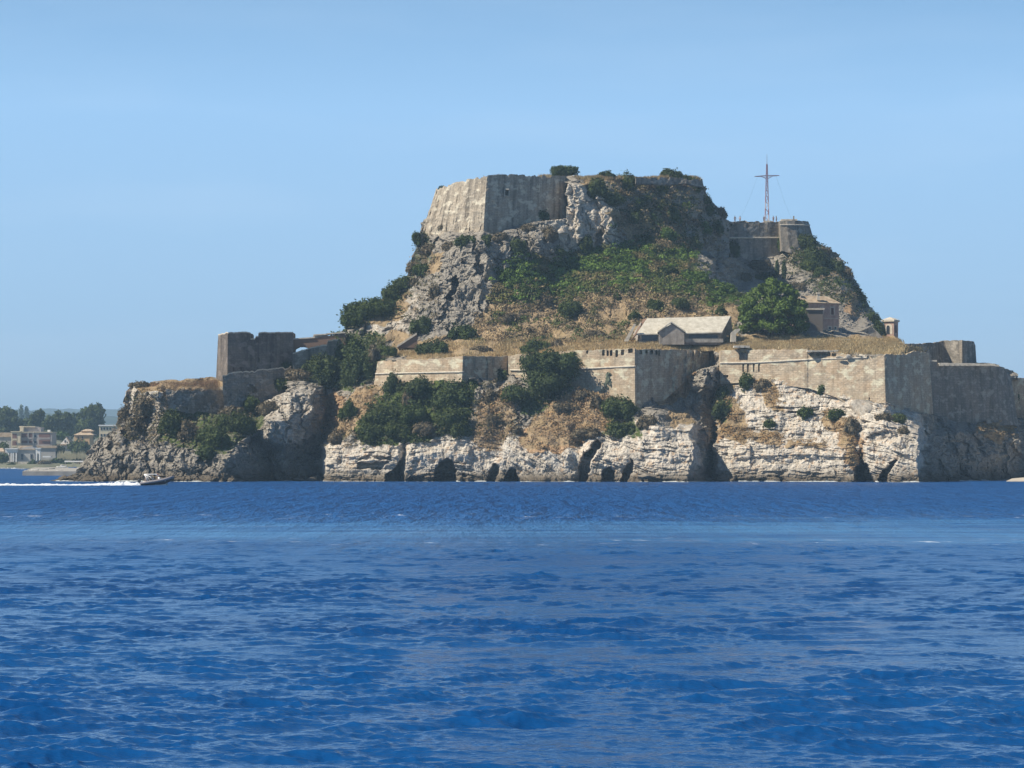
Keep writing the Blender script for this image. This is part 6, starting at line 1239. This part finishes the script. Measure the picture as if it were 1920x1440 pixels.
for a in ((114, 817, 34, 20, YS + 90, 'leaffig', 'bright green rounded tree left of the orange villa'), (148, 838, 44, 30, YS + 20, 'leaf', 'dark bush mass below the orange villa'), (108, 842, 26, 22, YS + 25, 'leaf', 'dark green bush right of the hotel below the cottage'), (62, 868, 18, 18, YS - 14, 'leafmid', 'green bush on the waterfront in front of grey house'),
          (82, 869, 28, 16, YS - 16, 'leafgrey', 'olive mound of scrub on the waterfront in the middle'), (106, 865, 30, 18, YS - 6, 'leafmid', 'olive bush on the waterfront left of canopy'), (142, 857, 34, 14, YS - 2, 'leafmid', 'olive reedy bush behind the white canopy'), (6, 858, 20, 20, YS - 6, 'leafmid', 'green bush at the left edge of waterfront'), (8, 838, 26, 26, YS + 50, 'leaf', 'dark bush below the low block at left edge'), (170, 848, 30, 22, YS + 30, 'leaf', 'dark bush low beside the rock left end'), (22, 872, 16, 9, YS - 20, 'leafmid', 'low green hedge at the foot of the columned porch'), (122, 871, 26, 12, YS - 14, 'leafmid', 'green bush behind the large laid-up motor boat'), (160, 868, 34, 14, YS - 10, 'leafgrey', 'olive scrub at the waterline beside the rock left end'), (98, 848, 18, 14, YS + 22, 'leafmid', 'green bush against the right end of the long low shed')): far_bush(*a)
P = []
rr = np.random.default_rng(5); nP = 700; qx_, qy_ = rr.uniform(108, 165, nP), rr.uniform(856, 862, nP); Yp = YS - 8 + rr.uniform(0, 6, nP)
bs = np.stack([(qx_ - 960) * Yp / F, Yp, zof(qy_, Yp)], 1); hh = rr.uniform(1.2, 3.4, nP) * (rr.random(nP) > .3)
Vr = np.stack([bs + [-.14, 0, 0], bs + [.14, 0, 0], bs + np.stack([rr.normal(0, .3, nP), 0 * hh, hh], 1)], 1).reshape(-1, 3)
o = mesh('reeds', Vr, np.arange(len(Vr)).reshape(-1, 3), M['patch'], None, False, np.tile([.42, .38, .24, 1], (len(Vr), 1))); tag(o, kind='stuff')

# ------------------------------------------------------------------ the air
mb = MB(); mb.box(-18500, 18500, -60, 11600, -4.5, 175)
hz_ = mb.build('haze', None); hz_.data.materials.clear()
m = bpy.data.materials.new('sea_haze'); m.use_nodes = True; nt = m.node_tree; nt.nodes.clear(); out = nt.nodes.new('ShaderNodeOutputMaterial'); pvn = nt.nodes.new('ShaderNodeVolumePrincipled')
pvn.inputs['Color'].default_value = (.50, .75, 1.0, 1); pvn.inputs['Density'].default_value = 1.5e-4; pvn.inputs['Anisotropy'].default_value = 0.0
nt.links.new(pvn.outputs[0], out.inputs['Volume']); hz_.data.materials.append(m); tag(hz_, kind='stuff')
# ------------------------------------------------------------------ the sea
def make_sea():
    rows = np.concatenate([[1560, 1900, 2800], []])
    py = np.arange(1500, 893, -0.8); Yr = CAM_H * F / (py - HY)
    Yr = np.concatenate([[4, 10, 20, 30], Yr[Yr > 31], np.geomspace(740, 11000, 60)])
    side = .235 + np.cumsum(.0004 * 1.026 ** np.arange(150)); tx = np.concatenate([[-1.6], -side[::-1], np.arange(-.235, .2351, .00036), side, [1.6]])
    Y = np.repeat(Yr[:, None], len(tx), 1); X = Y * tx[None, :]
    dYr = np.gradient(Yr)[:, None] + 0 * X; dX_ = np.gradient(tx)[None, :] * Y
    r = np.random.default_rng(3); Z = np.zeros_like(X); DX = np.zeros_like(X); DY = np.zeros_like(X)
    slick = smooth(150, 186, Y + 16 * fbm(X / 22, Y / 16, 0.0, 4, 301)) * (1 - smooth(205, 262, Y + 30 * fbm(X / 26, Y / 22, 0.0, 4, 302)))
    gust = np.clip(.95 + 1.1 * fbm(X / 2.0, Y / 3.0, 0.0, 4, 303) + .7 * fbm(X / 14, Y / 12, 0.0, 2, 304), .4, 2.4)
    for i in range(120):
        L = .17 * (2.8 / .17) ** (r.random() ** 1.3); k = 2 * math.pi / L
        th = r.normal(0, .50) + (.22 if L > 1.2 else -.08); kx, ky = k * math.sin(th), -k * math.cos(th)
        slope = .030 * (1.35 if L < .5 else 1.0); a = slope / k
        fade = 1 / (1 + (dYr * abs(math.cos(th)) * 1.4 / L) ** 1.05) / (1 + (dX_ * abs(math.sin(th)) * 1.4 / L) ** 1.05)
        ph = X * kx + Y * ky + r.random() * 6.283
        aa = a * fade * (gust if L < 2 else .5 + .5 * gust) * (1 - slick * (.55 if L < 1.2 else .3))
        Z += aa * np.cos(ph); DX -= aa * math.sin(th) * np.sin(ph) * 1.1; DY += aa * math.cos(th) * np.sin(ph) * 1.1
    near = smooth(33, 40, Y)
    ok = (dYr < 20)
    Z = np.where(ok, Z, 0) * near
    V = np.stack([X + DX * ok * near, Y + DY * ok * near, Z], -1)
    m, nt, b = newmat('sea_water', .06, .5)
    b.inputs['IOR'].default_value = 1.33
    p = pos(nt)
    g = nd(nt, 'SeparateXYZ'); lk(nt, p, g.inputs[0])
    n0 = nse(nt, pos(nt, (.02, .05, 1)), 1.0, 4)
    base = mix(nt, mr_(nt, n0, .35, .65), (.003, .054, .192), (.006, .076, .240))
    a = nd(nt, 'VertexColor'); a.layer_name = 'tone'; sp = nd(nt, 'SeparateColor'); lk(nt, a.outputs['Color'], sp.inputs[0])
    sn = nse(nt, pos(nt, (.035, .22, 1)), 1.0, 6, .65)
    base = mix(nt, mth(nt, 'MULTIPLY', sp.outputs[0], mr_(nt, sn, .38, .62, .0, .75)), base, (.075, .235, .45))
    base = mix(nt, mth(nt, 'MULTIPLY', sp.outputs[0], mr_(nt, nse(nt, pos(nt, (.07, .25, 1)), 1.0, 4), .63, .70, 0, .35)), base, (.22, .19, .24))
    fo = nse(nt, pos(nt, (.35, .5, 1)), 1.0, 6, .7)
    foam = mth(nt, 'MULTIPLY', sp.outputs[1], mr_(nt, fo, .60, .68))
    base = mix(nt, foam, base, (.75, .8, .85))
    lk(nt, base, b.inputs['Base Color'])
    lk(nt, mth(nt, 'MAXIMUM', mth(nt, 'MULTIPLY', foam, .6), mr_(nt, g.outputs[1], 60, 300, .11, .46)), b.inputs['Roughness'])
    w1 = nse(nt, pos(nt, (1.1, 2.0, 1)), 2.2, 3, .6); w2 = nse(nt, pos(nt, (.45, .35, 1)), 1.0, 4, .65)
    cd = mr_(nt, g.outputs[1], 60, 260, 0, 1)
    w3 = nse(nt, pos(nt, (.42, .055, 1)), 1.0, 4, .62); far = mr_(nt, g.outputs[1], 130, 260, 0, 1)
    w0 = nse(nt, pos(nt, (1, 1.6, 1)), 7.0, 2, .6)
    h = mth(nt, 'ADD', mth(nt, 'ADD', mth(nt, 'ADD', mth(nt, 'MULTIPLY', w0, .022), mth(nt, 'MULTIPLY', w1, .065)), mth(nt, 'MULTIPLY', mth(nt, 'MULTIPLY', w3, far), 6.0)), mth(nt, 'MULTIPLY', mth(nt, 'MULTIPLY', w2, cd), .8))
    h = mth(nt, 'MULTIPLY', h, mth(nt, 'SUBTRACT', 1.0, mth(nt, 'MULTIPLY', sp.outputs[0], .6)))
    bump(nt, b, h, .55, 1.0)
    edge = np.exp(-((Y - 172) / 7) ** 2) + np.exp(-((Y - 246) / 14) ** 2)
    col = np.stack([slick, np.clip(edge * .95, 0, 1), 0 * X, 0 * X + 1], -1)
    nr, nc = X.shape
    o = mesh('sea', V, grid_faces(nr, nc), m, None, True, col.reshape(-1, 4)); tag(o, kind='structure')
make_sea()
